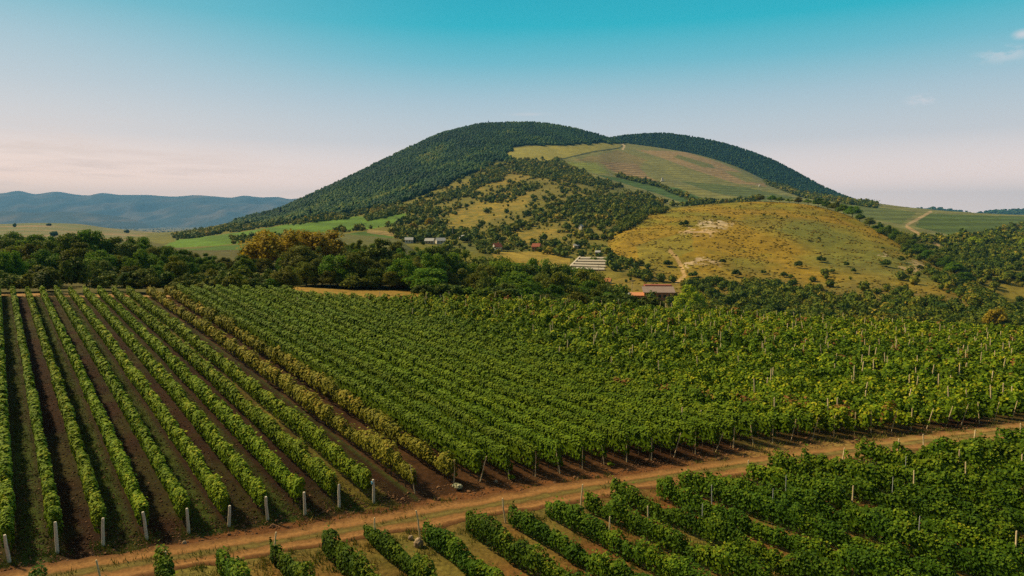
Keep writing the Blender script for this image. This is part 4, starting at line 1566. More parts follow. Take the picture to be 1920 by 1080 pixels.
def mass(name, X, Y, Z, h, w, mat, r, leaves=0, leaf=.2, base=ICO1, rn=None):
    iv, if_ = base
    n, m = len(X), len(iv)
    rad = r.uniform(.72, 1.18, (n, m))
    ctr = np.stack([X, Y, Z + h * .46], 1)
    sc3 = np.stack([w * .5, w * .5, h * .54], 1)
    shr = .8 if leaves else 1.0
    V = ctr[:, None] + iv[None] * sc3[:, None] * rad[..., None] * shr
    Fa = (if_[None] + (np.arange(n) * m)[:, None, None]).reshape(-1, 3)
    if rn is None:
        rn = r.beta(2, 2.4, n)
    R1 = np.clip(rn[:, None] + r.uniform(-.22, .22, (n, m)), 0, 1).ravel()
    V = V.reshape(-1, 3)
    flat_ = [Fa.ravel()]
    sizes = [np.full(len(Fa), 3)]
    if leaves:
        d = r.normal(size=(n, leaves, 3))
        d /= np.linalg.norm(d, axis=2, keepdims=True)
        d[..., 2] = np.where(d[..., 2] < -.4, -d[..., 2], d[..., 2])
        bl = 1 + .25 * np.sin(d[..., 0] * 4 + rn[:, None] * 40) * np.cos(d[..., 1] * 4 + rn[:, None] * 23)
        C = (ctr[:, None] + d * sc3[:, None] * (bl * r.uniform(.8, 1.12, (n, leaves)))[..., None]).reshape(-1, 3)
        LV, LF = leaf_quads(C, d.reshape(-1, 3) + r.normal(size=(n * leaves, 3)) * .5, np.repeat(w * leaf, leaves) * r.uniform(.7, 1.3, n * leaves), r)
        LF = LF + len(V)
        V = np.concatenate([V, LV])
        flat_.append(LF.ravel())
        sizes.append(np.full(len(LF), 4))
        R1 = np.concatenate([R1, np.repeat(np.clip(np.repeat(rn, leaves) + r.uniform(-.3, .3, n * leaves), 0, 1), 4)])
    me = mesh_from(name, V, np.concatenate(flat_), np.concatenate(sizes), attrs={"rnd": R1}, smooth=not leaves)
    return link(name, me, mat)


r = np.random.default_rng(55)
see = fslack < 6
# closed wood on the hill
woodmask = FM & inpoly(fu2, fv2, WOODS) & see & (fy > 500)
woodmask |= FM & (fy > 1500) & (fslack < 14) & (fslack > .5) & (fu > 480) & (fu < 1180)
Aw = (woodmask * area).sum()
n = int(min(30000, Aw / 18))
X, Y, Z = scatter(woodmask.astype(float), n, r)
hh = r.uniform(3.4, 9.0, n) * (.70 + .55 * vnoise(X / 60, Y / 60, 91))
rn = np.clip(r.beta(2, 2.4, n) * .75 + 1.4 * (fbm(X / 60, Y / 130, 92, 4) - .46) + .3 * np.clip((1100 - Y) / 700, 0, 1), 0, 1)
tag(mass("hill_wood", X, Y, Z, hh, r.uniform(3.6, 8.0, n) * (1 + .4 * (r.uniform(0, 1, n) > .93)), M_WOOD_FAR, r, base=ICO1, rn=rn), "dark closed wood covering the summit and left flank of the big hill", "wood", kind='stuff')
print("wood", n, Aw)
# back hill and far hills
bm = (fw == idx['back_hill']) & (fslack < 10)
n = int(min(16000, (bm * area).sum() / 25))
X, Y, Z = scatter(bm.astype(float), n, r)
tag(mass("hill_wood", X, Y, Z, r.uniform(4, 9, n), r.uniform(5, 9, n), M_WOOD_FAR, r, base=ICO0, rn=r.beta(1.6, 3.4, n)), "dark blue-green wood on the second summit behind the terraced slope", "wood", kind='stuff')
bm = (fw == idx['far_hills']) & (fslack < 10)
n = int(min(2500, (bm * area).sum() / 700))
X, Y, Z = scatter(bm.astype(float), n, r)
tag(mass("hill_wood", X, Y, Z, r.uniform(9, 16, n), r.uniform(18, 30, n), M_WOOD_FAR, r, base=ICO0), "low blue wood on the far hills at the right edge", "wood", kind='stuff')
# scrub over the golden slopes of the big hill
SC_BANDS = [([(892, 371), (940, 376), (975, 362), (1002, 351)], 7), ([(888, 345), (915, 336), (945, 326)], 7), ([(918, 447), (973, 428), (1017, 411), (1073, 404), (1140, 398), (1207, 378)], 9),
            ([(1072, 444), (1120, 442), (1175, 446)], 8), ([(752, 447), (830, 440), (900, 448), (960, 452)], 10), ([(900, 468), (960, 462), (1040, 470), (1140, 482)], 10), ([(1035, 320), (1080, 335), (1140, 350)], 8),
            ([(950, 306), (1000, 312), (1045, 306)], 6), ([(800, 385), (850, 372), (890, 362)], 5), ([(690, 410), (740, 400), (800, 384)], 6), ([(440, 424), (480, 420), (560, 413), (640, 403), (700, 394)], 7),
            ([(330, 446), (400, 436), (450, 425)], 4), ([(1155, 330), (1230, 348), (1300, 378), (1340, 382)], 2.5), ([(1260, 385), (1330, 383), (1420, 376)], 3), ([(1440, 344), (1500, 366), (1560, 374), (1640, 386)], 4),
            ([(1640, 440), (1720, 450), (1800, 452), (1920, 430)], 7), ([(440, 452), (478, 448)], 4)]
DENSE = [[(1017, 388), (1100, 372), (1200, 364), (1246, 380), (1205, 412), (1120, 432), (1033, 408)], [(1750, 452), (1850, 437), (1990, 425), (1990, 500), (1820, 486)],
         [(900, 322), (960, 305), (1050, 305), (1130, 340), (1080, 345), (980, 330)], [(1140, 480), (1240, 470), (1240, 500), (1140, 510)]]
wt = np.zeros(fx.shape)
dom = FM & (fu > 430) & (fu < 1245) & (fv > 300) & (fv < 500) & see
openg = np.zeros(fx.shape, bool)
for b_ in BENCH:
    openg |= inpoly(fu, fv, b_)
openg |= inpoly(fu, fv, SLOPE) | inpoly(fu, fv, [(920, 474), (1065, 470), (1072, 500), (1010, 505), (930, 492)])
wt += dom * ~openg * (np.clip((cl1 - .47) * 4, 0, 1) * .8 + .07)
for g in GOLD_BITS:
    wt *= np.where(inpoly(fu2, fv2, g), .12, 1)
for pts, hw_ in SC_BANDS:
    wt = np.maximum(wt, (FM & see & (dline(fu2, fv2, pts) < hw_)) * .9)
for g in DENSE:
    wt = np.maximum(wt, (FM & see & inpoly(fu2, fv2, g)) * 1.0)
wt *= ~(inpoly(fu, fv, WOODS) & (fy > 500))
As = (wt * area).sum()
n = int(min(15000, As / 11))
X, Y, Z = scatter(wt, n, r)
hh = r.choice([1.3, 2.0, 2.8, 4.0, 5.5], n, p=[.3, .27, .2, .15, .08]) * r.uniform(.8, 1.25, n) * np.clip(.75 + Y / 3000, .8, 1.2)
rn = np.clip(r.beta(2, 2.0, n) * .9 + .6 * (fbm(X / 50, Y / 80, 95, 3) - .42), 0, 1)
tag(mass("scrub", X, Y, Z, hh, hh * r.uniform(1.0, 1.5, n), M_SCRUB, r, leaves=16, leaf=.33, rn=rn), "olive scrub and small trees scattered over the golden lower slopes of the big hill", "scrub", kind='stuff')
print("scrub", n, As)
# scrub round the foot of the grassy hill and along its right side
wt = np.zeros(fx.shape)
FOOT = [[(1120, 520), (1180, 520), (1280, 528), (1400, 535), (1520, 515), (1620, 520), (1740, 512), (1780, 500), (1860, 540), (1990, 590), (1990, 660), (1240, 620), (1140, 580)]]
for g in FOOT:
    wt = np.maximum(wt, (inpoly(fu2, fv2, g) & (fy > 190) & (fy < 520) & (fslack < 5)) * np.clip((cl1 - .46 + (fv - 520) / 300) * 6, .08, 1))
wt = np.maximum(wt, ((fw == 1) & (fy > 225) & (fy < 420) & (fu > 900) & (fslack < 9)) * np.clip((cl1 - .30) * 6, .2, 1))
wt = np.maximum(wt, (FM & (fy < 620) & (fu > 1690) & (fslack < 5) & (fv > 470)) * np.clip((cl1 - .50) * 6, .03, .8))
wt = np.maximum(wt, (FG & (fslack < 5) & inpoly(fu2, fv2, [(1140, 455), (1190, 480), (1230, 520), (1120, 560), (1080, 500)])) * np.clip((cl1 - .40) * 5, 0, .8))
wt = np.maximum(wt, (FG & (fslack < 5) & (dline(fu2, fv2, [(1128, 458), (1165, 428), (1205, 402), (1240, 394)]) < 9)) * .8)
wt = np.maximum(wt, (FG & (fslack < 5) & inpoly(fu2, fv2, [(1690, 470), (1740, 500), (1830, 545), (1930, 600), (1930, 640), (1740, 560), (1700, 520)])) * np.clip((cl1 - .48) * 6, .04, .7))
for g in ([(1535, 550), (1575, 552), (1575, 570)], [(1195, 530), (1285, 530), (1292, 605), (1175, 600), (1150, 560)]):
    wt *= np.where(inpoly(fu, fv, g), .05, 1)
As = (wt * area).sum()
n = int(min(6500, As / 6.5))
X, Y, Z = scatter(wt, n, r)
hh = r.uniform(1.3, 4.6, n)
rn = np.clip(r.beta(2, 2.3, n) * .85 + .55 * (fbm(X / 25, Y / 40, 97, 3) - .42), 0, 1)
tag(mass("scrub", X, Y, Z, hh, hh * r.uniform(1.0, 1.5, n), M_SCRUB, r, leaves=70, leaf=.19, rn=rn), "dense dark scrub round the foot of the grassy hill beyond the vines", "scrub", kind='stuff')
print("foot scrub", n, As)
# far trees on the plain and low hill
wt = (((fw == idx['low_hill']) | (fw == 1)) & (fy > 700) & (fslack < 6) & (fu < 620)) * np.clip((fbm(fx / 160, fy / 60, 99, 3) - .60) * 9, 0, 1)
n = 420
X, Y, Z = scatter(wt + 1e-9, n, r)
tag(mass("scrub", X, Y, Z, r.uniform(4, 9, n), r.uniform(6, 14, n), M_WOOD_FAR, r, base=ICO1), "dotted dark trees on the far plain left of the hill", "scrub", kind='stuff')
# tussocks of dry grass on the open slope
wt = (FG & (fslack < 2)).astype(float) * np.clip((fbm(fx / 9, fy / 12, 103, 3) - .42) * 6, .05, 1)
n = 5000
X, Y, Z = scatter(wt, n, r)
M_TUSSOCK = leaf_mat("dry_tussocks", [(0, (.15, .125, .011)), (.5, (.21, .148, .012)), (1, (.27, .175, .015))], 0)
tag(mass("dry_grass", X, Y, Z - .1, r.uniform(.3, .6, n), r.uniform(.8, 2.2, n), M_TUSSOCK, r, base=ICO0), "dry grass tussocks covering the golden hill", "grass", kind='stuff')
# golden shrub and yellow crowns that stand out
for u, v, h, mt, lab in [(1866, 622, 8.5, M_TREE_GOLD, "yellow-brown bush standing out at the right edge behind the far vines"),
                         (1828, 462, 8.0, M_TREE_LIME, "yellow-green round tree in the dark wood right of the grassy hill"),
                         (1915, 463, 7.0, M_TREE_LIME, "yellow-green treetop at the right picture edge in the dark wood"),
                         (775, 432, 6.5, M_TREE_GOLD, "yellow bush above the white-walled house on the left slope"),
                         (808, 425, 8.0, M_TREE_GOLD, "yellow tall bush above the grey-roofed houses on the left slope")]:
    X, Y, z = hit(u, v, 170)
    shrub(X, Y, z, h, h * 1.05, mt, lab)

# ------------------------------------------------------------------ houses and other small built things in the valley
M_WHITE = plain_mat("white_render", (.68, .64, .58), .85, .1, 1.5)
M_CREAM = plain_mat("cream_render", (.55, .44, .32), .85, .12, 1.5)
M_BRICK = plain_mat("brick_wall", (.55, .23, .10), .9, .2, 2.5)
M_RTILE = plain_mat("red_tiles", (.30, .085, .045), .85, .25, 2.0)
M_OTILE = plain_mat("orange_tiles", (.42, .17, .06), .85, .25, 2.0)
M_GROOF = plain_mat("grey_sheet_roof", (.40, .40, .40), .6, .15, 1.2)
M_GLASS = plain_mat("dark_window_glass", (.03, .032, .035), .2, .1, 1, .5)
M_DOOR = plain_mat("brown_door", (.12, .06, .03), .7, .2, 4)
M_CONC = plain_mat("pale_concrete", (.52, .45, .36), .9, .15, 1.2)
M_BEDS = plain_mat("bed_earth", (.20, .14, .07), .95, .3, 1.0)


def house(u, v, w, d, h, rh, rot, wall_m, roof_m, label, nwin=2, chimney=True, ymin=180, flat_roof=False):
    X, Y, z = hit(u, v, ymin)
    o = bpy.data.objects.new("house", None)
    COL.objects.link(o)
    o.location = (X, Y, z)
    o.rotation_euler = (0, 0, rot)
    o.scale = (.74, .74, .74)
    tag(o, label, "house")
    mb = MB()
    mb.box(-w / 2, w / 2, -d / 2, d / 2, -1.5, h)
    if not flat_roof:
        for sx in (-1, 1):
            x0, x1 = sx * w / 2, sx * (w / 2 - .2)
            mb.add([(x0, -d / 2, h + .002), (x0, d / 2, h + .002), (x0, 0, h + rh), (x1, -d / 2, h + .002), (x1, d / 2, h + .002), (x1, 0, h + rh)],
                   [(0, 1, 2), (5, 4, 3), (0, 3, 4, 1), (1, 4, 5, 2), (2, 5, 3, 0)])
    link("wall", mb.mesh("wall"), wall_m, o)
    mb = MB()
    if flat_roof:
        mb.box(-w / 2 - .3, w / 2 + .3, -d / 2 - .3, d / 2 + .3, h + .003, h + .35)
    else:
        ov, t = .35, .18
        k = rh / (d / 2)
        for sy in (-1, 1):
            y1 = sy * (d / 2 + ov)
            zl = h + rh - k * (d / 2 + ov)
            vs = [(-w / 2 - ov, 0, h + rh + .01), (w / 2 + ov, 0, h + rh + .01), (w / 2 + ov, y1, zl + .01), (-w / 2 - ov, y1, zl + .01)]
            mb.add(vs + [(a, b, c + t) for a, b, c in vs], [(0, 1, 2, 3), (7, 6, 5, 4), (0, 4, 5, 1), (1, 5, 6, 2), (2, 6, 7, 3), (3, 7, 4, 0)])
    rf = link("roof", mb.mesh("roof"), roof_m, o)
    if chimney:
        mb = MB()
        mb.box(w * .2, w * .2 + .6, d * .08, d * .08 + .6, h + rh * .5, h + rh + 1.0)
        link("chimney", mb.mesh("chimney"), M_BRICK, rf)
    for k in range(nwin):
        x = -w / 2 + w * (k + .7) / (nwin + .9)
        mb = MB()
        mb.box(x - .55, x + .55, -d / 2 - .05, -d / 2 + .05, h * .38, h * .38 + 1.2)
        link("window", mb.mesh("window"), M_GLASS, o)
    mb = MB()
    x = w / 2 - w * .12
    mb.box(x - .45, x + .45, -d / 2 - .04, -d / 2 + .04, 0.02, 2.05)
    link("door", mb.mesh("door"), M_DOOR, o)
    return o


house(767, 456, 7, 6, 3.0, 2.0, .1, M_WHITE, M_GROOF, "small white-walled house with grey roof, leftmost in the row under the yellow bushes", 2, False)
house(806, 457, 8, 6, 2.6, 2.2, -.2, M_CREAM, M_GROOF, "grey-roofed low house in the middle of the row under the yellow bushes", 2, False)
house(826, 457, 8, 6, 2.8, 2.4, .3, M_WHITE, M_GROOF, "grey-roofed house with white gable, rightmost in the row under the yellow bushes", 2, False)
house(867, 450, 5, 4, 3.4, 1.2, .6, M_WHITE, M_WHITE, "tiny white hut beside the tall thin pole on the left slope", 1, False)
house(932, 470, 6.5, 6, 3.4, 2.8, .5, M_WHITE, M_RTILE, "white house with bright red roof above the left end of the golden meadow", 2)
house(1006, 470, 7, 6, 3.6, 2.6, -.4, M_BRICK, M_RTILE, "brown house with faded red roof above the middle of the golden meadow", 2)
house(1090, 430, 4.2, 4, 3.2, 2.0, .8, M_WHITE, M_GROOF, "white chalet among trees high on the slope above the meadow", 2, False)
house(1080, 466, 4.5, 4, 2.6, 1.4, .2, M_CREAM, M_GROOF, "little pale shed in the trees above the garden beds", 1, False)
house(1121, 478, 4, 3.5, 2.4, 1.2, -.3, M_CREAM, M_GROOF, "little grey-roofed shed right above the garden beds", 1, False)
house(1136, 533, 6.8, 5, 2.2, 1.9, -.35, M_CREAM, M_OTILE, "orange-roofed house with antennas below the garden beds", 3)
house(1172, 556, 7, 2.6, 1.5, .7, .15, M_CREAM, M_GROOF, "low pale shed left of the brick building", 0, False)
X, Y, z = at_depth(748, 146)
hut = house(752, 551, 5.5, 4.5, 2.2, 2.4, .35, M_DOOR, M_OTILE, "orange-roofed hut half hidden in the tree belt beside the pale tree", 1, False, 120)
hut.location = (X, Y, z)
hut.scale = (.55, .55, max(.6, (z_at(515, Y) - z) / 4.8))


def brick_building():
    X, Y, z = hit(1234, 562, 230)
    o = bpy.data.objects.new("brick_building", None)
    COL.objects.link(o)
    o.location = (X, Y, z)
    o.rotation_euler = (0, 0, -.06)
    tag(o, "long orange brick building with a row of dark windows beside the yellow-green tree", "building")
    w, d, h = 13, 5.5, 3.3
    mb = MB()
    mb.box(-w / 2, w / 2, -d / 2, d / 2, -3, h)
    link("wall", mb.mesh("wall"), M_BRICK, o)
    mb = MB()
    vs = [(-w / 2 - .5, -d / 2 - .5, h + .01), (w / 2 + .5, -d / 2 - .5, h + .01), (w / 2 + .5, d / 2, h + 2.2), (-w / 2 - .5, d / 2, h + 2.2)]
    mb.add(vs + [(a, b, c + .2) for a, b, c in vs], [(3, 2, 1, 0), (4, 5, 6, 7), (0, 1, 5, 4), (1, 2, 6, 5), (2, 3, 7, 6), (3, 0, 4, 7)])
    link("roof", mb.mesh("roof"), plain_mat("faded_sheet_roof", (.27, .19, .16), .7, .2, .8), o)
    mb = MB()
    mb.box(-w / 2 + 1.5, w / 2 - .5, d / 2 + .01, d / 2 + 5, -3, h + 1.6)
    link("rear_wing", mb.mesh("rear_wing"), M_BRICK, o)
    mb = MB()
    mb.box(-w / 2 + 1.0, w / 2, d / 2 - .3 + .5, d / 2 + 5.4, h + 2.25, h + 2.9)
    link("rear_roof", mb.mesh("rear_roof"), M_RTILE, o)
    mb = MB()
    mb.box(-w / 2 - 5.2, -w / 2 - .004, -d / 2 + .6, d / 2 - .5, -3, 1.9)
    mb.add([(-w / 2 - 5.5, -d / 2 + .2, 1.903), (-w / 2 - .01, -d / 2 + .2, 1.903), (-w / 2 - .01, d / 2 - .3, 2.9), (-w / 2 - 5.5, d / 2 - .3, 2.9), (-w / 2 - 5.5, -d / 2 + .2, 2.05), (-w / 2 - .01, -d / 2 + .2, 2.05), (-w / 2 - .01, d / 2 - .3, 3.05), (-w / 2 - 5.5, d / 2 - .3, 3.05)],
           [(3, 2, 1, 0), (4, 5, 6, 7), (0, 1, 5, 4), (1, 2, 6, 5), (2, 3, 7, 6), (3, 0, 4, 7)])
    link("lean_to", mb.mesh("lean_to"), M_BRICK, o)
    for k in range(5):
        x = -w / 2 + 2.2 + k * 2.25
        mb = MB()
        mb.box(x - .6, x + .6, -d / 2 - .06, -d / 2 + .05, 1.2, 2.5)
        f = link("window", mb.mesh("window"), M_GLASS, o)
        mb = MB()
        mb.box(x - .7, x + .7, -d / 2 - .12, -d / 2 - .062, 1.0, 1.14)
        link("sill", mb.mesh("sill"), M_CONC, f)


brick_building()


def garden_beds():
    ul = [(486, 1087, 1140), (491, 1082, 1139), (496, 1076, 1138), (501, 1070, 1136), (506, 1066, 1134)]
    ys = [hit((a + b) / 2, v, 230)[1] for v, a, b in ul]
    for i, (v, ua, ub) in enumerate(ul):
        Y = ys[i]
        wd = .5 * abs(ys[1] - ys[0])
        f = float(fac_of_v(v))
        x0, x1 = (ua - 960) / F * Y / f, (ub - 960) / F * Y / f
        L = x1 - x0
        xm = (x0 + x1) / 2
        z = float(H(xm, Y))
        o = bpy.data.objects.new("garden_bed", None)
        COL.objects.link(o)
        o.location = (xm, Y, z)
        slope = math.atan2(float(H(xm, Y + 3)) - float(H(xm, Y - 3)), 6)
        o.rotation_euler = (slope, -math.atan2(float(H(x1, Y)) - float(H(x0, Y)), L), 0)
        tag(o, f"long raised garden bed under a pale cover, {nth(i + 1)} counted down the slope", "garden bed", "raised garden beds in the valley")
        t, hh_ = .35, .7
        mb = MB()
        mb.box(-L / 2, L / 2, -wd / 2, -wd / 2 + t, -2, hh_)
        mb.box(-L / 2, L / 2, wd / 2 - t, wd / 2, -2, hh_)
        mb.box(-L / 2, -L / 2 + t, -wd / 2 + t + .002, wd / 2 - t - .002, -2, hh_ - .003)
        mb.box(L / 2 - t, L / 2, -wd / 2 + t + .002, wd / 2 - t - .002, -2, hh_ - .003)
        link("rim", mb.mesh("rim"), M_BEDS, o)
        mb = MB()
        n = 10
        w2, l2 = wd / 2 - t - .004, L / 2 - t - .004
        pts = [(w2 * math.cos(math.pi * k / n), .3 + 1.0 * math.sin(math.pi * k / n)) for k in range(n + 1)]
        vs = [(-l2, y, z_) for y, z_ in pts] + [(l2, y, z_) for y, z_ in pts]
        mb.add(vs, [(k, k + 1, n + 2 + k, n + 1 + k) for k in range(n)] + [tuple(range(n + 1))[::-1], tuple(range(n + 1, 2 * n + 2))])
        link("cover", mb.mesh("cover"), M_CONC, o)
    a, b = hit(1088, 483, 230), hit(1063, 508, 230)
    mb = MB()
    n = 14
    for k in range(n):
        pass
    pa, pb = Vector(a), Vector(b)
    dr = (pb - pa).normalized()
    sd = Vector((dr.y, -dr.x, 0)).normalized() * .5
    vs = [pa - sd, pa + sd, pb + sd, pb - sd]
    mb.add([(p.x, p.y, p.z - 1.5) for p in vs] + [(p.x, p.y, p.z + 1.1) for p in vs], [(0, 3, 2, 1), (4, 5, 6, 7), (0, 1, 5, 4), (1, 2, 6, 5), (2, 3, 7, 6), (3, 0, 4, 7)])
    tag(link("garden_wall", mb.mesh("garden_wall"), M_CONC), "pale low wall running down the left side of the garden beds", "wall")


garden_beds()


def pole(u, v, h, r0, name, label, ymin=200, mat=None, arms=True, cat="pole"):
    X, Y, z = hit(u, v, ymin)
    mb = MB()
    mb.tube([(0, 0, -.5), (0, 0, h * .5), (0, 0, h)], [r0, r0 * .85, r0 * .7], 8)
    if arms:
        mb.box(-1.0, 1.0, -.08, .08, h - .8, h - .62)
    tag(link(name, mb.mesh(name), mat or M_CONC, None, (X, Y, z)), label, cat)


pole(849, 446, 9, .16, "utility_pole", "tall thin pole right of the grey-roofed houses on the left slope")
pole(1122, 530, 9, .13, "utility_pole", "thin pole left of the orange-roofed house with antennas", 230)
pole(1185, 548, 6, .12, "utility_pole", "thin white pole between the orange-roofed house and the brick building", 230)
X, Y, z = hit(916, 236, 1500)
mb = MB()
for sx in (-1, 1):
    for sy in (-1, 1):
        mb.tube([(sx * 1.6, sy * 1.6, -4), (sx * .9, sy * .9, 12)], [.35, .3], 6)
mb.box(-1.8, 1.8, -1.8, 1.8, 11.6, 12.1)
mb.box(-1.4, 1.4, -1.4, 1.4, 12.1, 14.6)
mb.tube([(0, 0, 14.6), (0, 0, 17.5)], [.3, .2], 6)
tag(link("lookout_tower", mb.mesh("lookout_tower"), M_BARK, None, (X, Y, z)), "tiny lookout tower standing on the summit of the big hill", "tower")
X, Y, z = hit(1242, 340, 900)
mb = MB()
mb.box(-3.2, 3.2, -2.4, 2.4, -1, 1.0)
mb.box(-1.6, 1.6, -1.2, 1.2, 1.0, 4.2)
mb.add([(-2, -1.6, 4.2), (2, -1.6, 4.2), (2, 1.6, 4.2), (-2, 1.6, 4.2), (0, 0, 7.5)], [(3, 2, 1, 0), (0, 1, 4), (1, 2, 4), (2, 3, 4), (3, 0, 4)])
tag(link("chapel", mb.mesh("chapel"), M_WHITE, None, (X, Y, z)), "tiny white chapel standing alone on the terraced slope", "chapel")
X, Y, z = hit(1424, 350, 900)
mb = MB()
mb.box(-1.2, 1.2, -1.2, 1.2, -1, 3)
mb.add([(-1.5, -1.5, 3), (1.5, -1.5, 3), (1.5, 1.5, 3), (-1.5, 1.5, 3), (0, 0, 5)], [(3, 2, 1, 0), (0, 1, 4), (1, 2, 4), (2, 3, 4), (3, 0, 4)])
tag(link("hut", mb.mesh("hut"), M_WHITE, None, (X, Y, z)), "tiny white hut by the wood's edge at the right of the terraced slope", "hut")


# ------------------------------------------------------------------ foreground details
def blades(name, X, Y, cnt, hmin, hmax, spread, mat, label, r, tint=0.0):
    n = len(X) * cnt
    cx = np.repeat(X, cnt) + r.normal(size=n) * spread
    cy = np.repeat(Y, cnt) + r.normal(size=n) * spread
    z = H(cx, cy)
    h = r.uniform(hmin, hmax, n)
    a = r.uniform(0, 2 * math.pi, n)
    w = r.uniform(.012, .03, n) + h * .03
    lx, ly = r.normal(size=n) * h * .35, r.normal(size=n) * h * .35
    V = np.stack([np.stack([cx - np.cos(a) * w, cy - np.sin(a) * w, z - .03], 1), np.stack([cx + np.cos(a) * w, cy + np.sin(a) * w, z - .03], 1),
                  np.stack([cx + lx, cy + ly, z + h], 1)], 1).reshape(-1, 3)
    rn = np.repeat(np.clip(np.repeat(r.uniform(0, 1, len(X)), cnt) * .7 + r.uniform(-.1, .4, n) + tint, 0, 1), 3)
    me = mesh_from(name, V, np.arange(3 * n), 3, attrs={"rnd": rn})
    return tag(link(name, me, mat), label, "grass", kind='stuff')


r = np.random.default_rng(77)
gx, gy = [], []
xs = r.uniform(-30, 50, 9000)
ys = r.uniform(22, 66, 9000)
mid_ = (np.abs(ys - road_y(xs)) < .45) | (np.abs(np.abs(ys - road_y(xs)) - 1.7) < .4)
side_ = (ys < road_y(xs) - 1.6) & (ys > road_y(xs) - 18)
headr = (ys > road_y(xs) + 1.9) & (ys < head_y(xs)) & (r.uniform(0, 1, 9000) < np.clip((xs - 6) / 30, .04, .8))
nz = fbm(xs / 3, ys / 3, 201, 3)
ok = (mid_ & (nz > .47)) | (side_ & (nz > .44)) | (headr & (nz > .4))
blades("grass", xs[ok], ys[ok], 16, .08, .34, .17, M_GRASS, "tufts of green and dry grass along the dirt track and between the near rows", r, .05)
# grassed alleys of the trellised block
al = []
for k in range(0, 9):
    if k % 2 == 0:
        p = P0 + S0 * (k + .5)
        sp_ = span_main(p)
        s = r.uniform(sp_[0] - .6, sp_[1], 420)
        o_ = r.normal(size=420) * .26
        X, Y = row_xy(p + o_, s)
        al.append(np.stack([X, Y], 1))
for k in range(10):
    p = P0 + S0 * k
    sp_ = span_main(p)
    s = sp_[0] + r.exponential(.8, 26) - .3
    X, Y = row_xy(p + r.normal(size=26) * .3, s)
    al.append(np.stack([X, Y], 1))
al = np.concatenate(al)
blades("grass", al[:, 0], al[:, 1], 12, .06, .22, .22, M_GRASS, "thin grass growing in every other alley of the trellised rows", r, -.25)
# clods, prunings and dry leaves lying in the alleys
cs, co = [], []
for k in range(-1, 10):
    p = P0 + S0 * (k + .5)
    sp_ = span_main(p)
    m_n = 1500
    s = sp_[0] + (sp_[1] - sp_[0]) * r.uniform(0, 1, m_n) ** 1.5
    X, Y = row_xy(p + r.uniform(-.7, .7, m_n), s)
    cs.append(np.stack([X, Y], 1))
cs = np.concatenate(cs)
n = len(cs)
sz_ = r.uniform(.02, .07, n)
iv, if_ = ICO0
V = np.stack([cs[:, 0], cs[:, 1], H(cs[:, 0], cs[:, 1]) + sz_ * .35], 1)[:, None] + iv[None] * (sz_[:, None] * r.uniform(.5, 1.4, (n, len(iv))))[..., None] * np.array([1, 1, .6])
Fa = (if_[None] + (np.arange(n) * len(iv))[:, None, None]).reshape(-1, 3)
M_CLOD = leaf_mat("clod_earth", [(0, (.02, .010, .004)), (.6, (.075, .034, .014)), (1, (.20, .11, .05))], 0, .0)
tag(link("clods", mesh_from("clods", V.reshape(-1, 3), Fa, 3, attrs={"rnd": np.repeat(r.uniform(0, 1, n) ** 1.6, len(iv))}), M_CLOD), "dark clods and dry leaves lying between the trellised rows", "soil", kind='stuff')
# clods and stones on the headland
xs = r.uniform(-34, 46, 5200)
ys = head_y(xs) - r.uniform(-.6, 4.2, 5200)
ok = ys > road_y(xs) + 1.5
xs, ys = xs[ok], ys[ok]
n = len(xs)
sz_ = r.uniform(.025, .075, n) * (1 + 1.2 * (r.uniform(0, 1, n) > .96))
iv, if_ = ICO0
V = np.stack([xs, ys, H(xs, ys) + sz_ * .3], 1)[:, None] + iv[None] * (sz_[:, None] * r.uniform(.6, 1.3, (n, len(iv))))[..., None] * np.array([1, 1, .7])
Fa = (if_[None] + (np.arange(n) * len(iv))[:, None, None]).reshape(-1, 3)
tag(link("clods", mesh_from("clods", V.reshape(-1, 3), Fa, 3), plain_mat("earth_clods", (.17, .085, .04), .95, .5, 3)), "loose clods and small stones on the brown headland", "stones", kind='stuff')
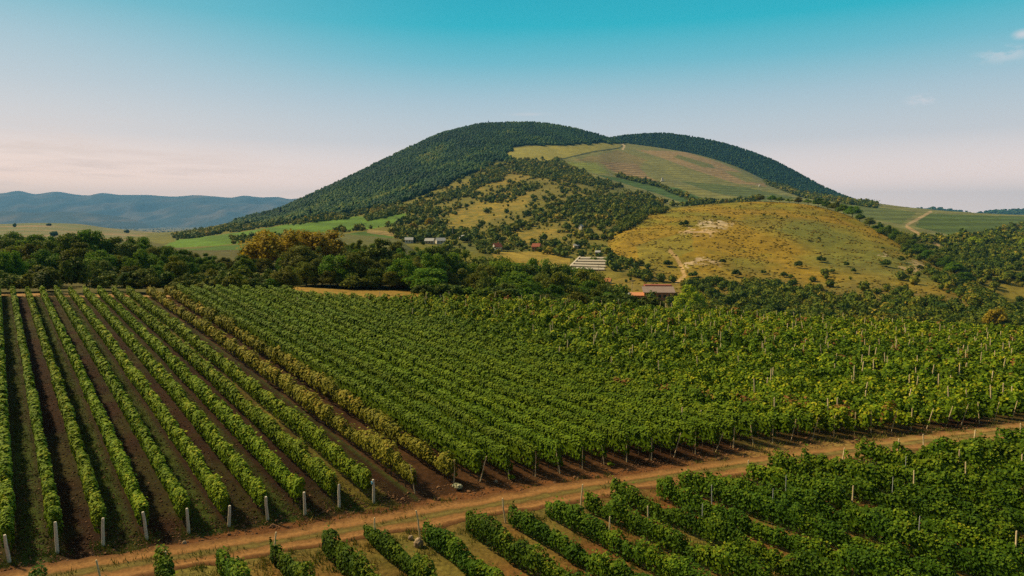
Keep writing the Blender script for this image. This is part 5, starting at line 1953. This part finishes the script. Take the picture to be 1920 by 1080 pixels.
# a few larger single stones and the pale bush
for u, v, s, lab in [(785, 1025, .30, "pale upright stone beside a near vine row"), (770, 1012, .16, "small pale stone behind the upright stone"), (346, 1021, .13, "pale stone on the headland below the fifth post"),
                     (930, 905, .12, "small whitish stone on the headland left of the round weed")]:
    X, Y, z = hit(u, v)
    w_ = ICO2[0] * (1 + .22 * (np.random.default_rng(int(u)).uniform(-1, 1, (len(ICO2[0]), 1)))) * np.array([s * .8, s * .7, s])
    me = mesh_from("stone", w_, ICO2[1], 3, smooth=True)
    tag(link("stone", me, M_STONE, None, (X, Y, z + s * .5)), lab, "stone")


def weed(u, v, h, w, mat, lab, seed_):
    X, Y, z = hit(u, v)
    me = crown_mesh(seed_, 8, .5, .45, .05, .16, 90, .6, "weed")
    me.materials.append(mat)
    tag(link("weed", me, None, None, (X, Y, z - .03), None, (w, w, h)), lab, "plant")


M_SILVER = leaf_mat("silvery_leaves", [(0, (.20, .22, .12)), (.5, (.40, .40, .26)), (1, (.60, .56, .42))], 0)
weed(859, 918, .55, .75, M_SILVER, "silvery pale bush at the track end of the yellow-green row", 301)
weed(957, 902, .55, .6, M_VINE, "round green weed on the headland, left of the other round weed", 302)
weed(1146, 876, .55, .6, M_VINE, "round green weed on the headland, right of the other round weed", 303)

# ------------------------------------------------------------------ the air
hx0, hx1 = float(XX.min()) - 60, float(XX.max()) + 60
hy0, hy1 = -60.0, float(YY.max()) + 60
hz0, hz1 = float(ZZ.min()) - 1, float(ZZ.max()) + 30
mb = MB()
mb.box(hx0, hx1, hy0, hy1, hz0, hz1)
me = mb.mesh("haze")
m = bpy.data.materials.new("haze_air")
m.use_nodes = True
nt = m.node_tree
for n_ in list(nt.nodes):
    nt.nodes.remove(n_)
o_ = nt.nodes.new("ShaderNodeOutputMaterial")
pv = nt.nodes.new("ShaderNodeVolumePrincipled")
pv.inputs["Color"].default_value = (.18, .51, 1.0, 1)
pv.inputs["Density"].default_value = 6.2e-5
pv.inputs["Anisotropy"].default_value = 0.0
nt.links.new(pv.outputs[0], o_.inputs["Volume"])
tag(link("haze", me, m), kind='stuff')
print("ground z", hz0, hz1)
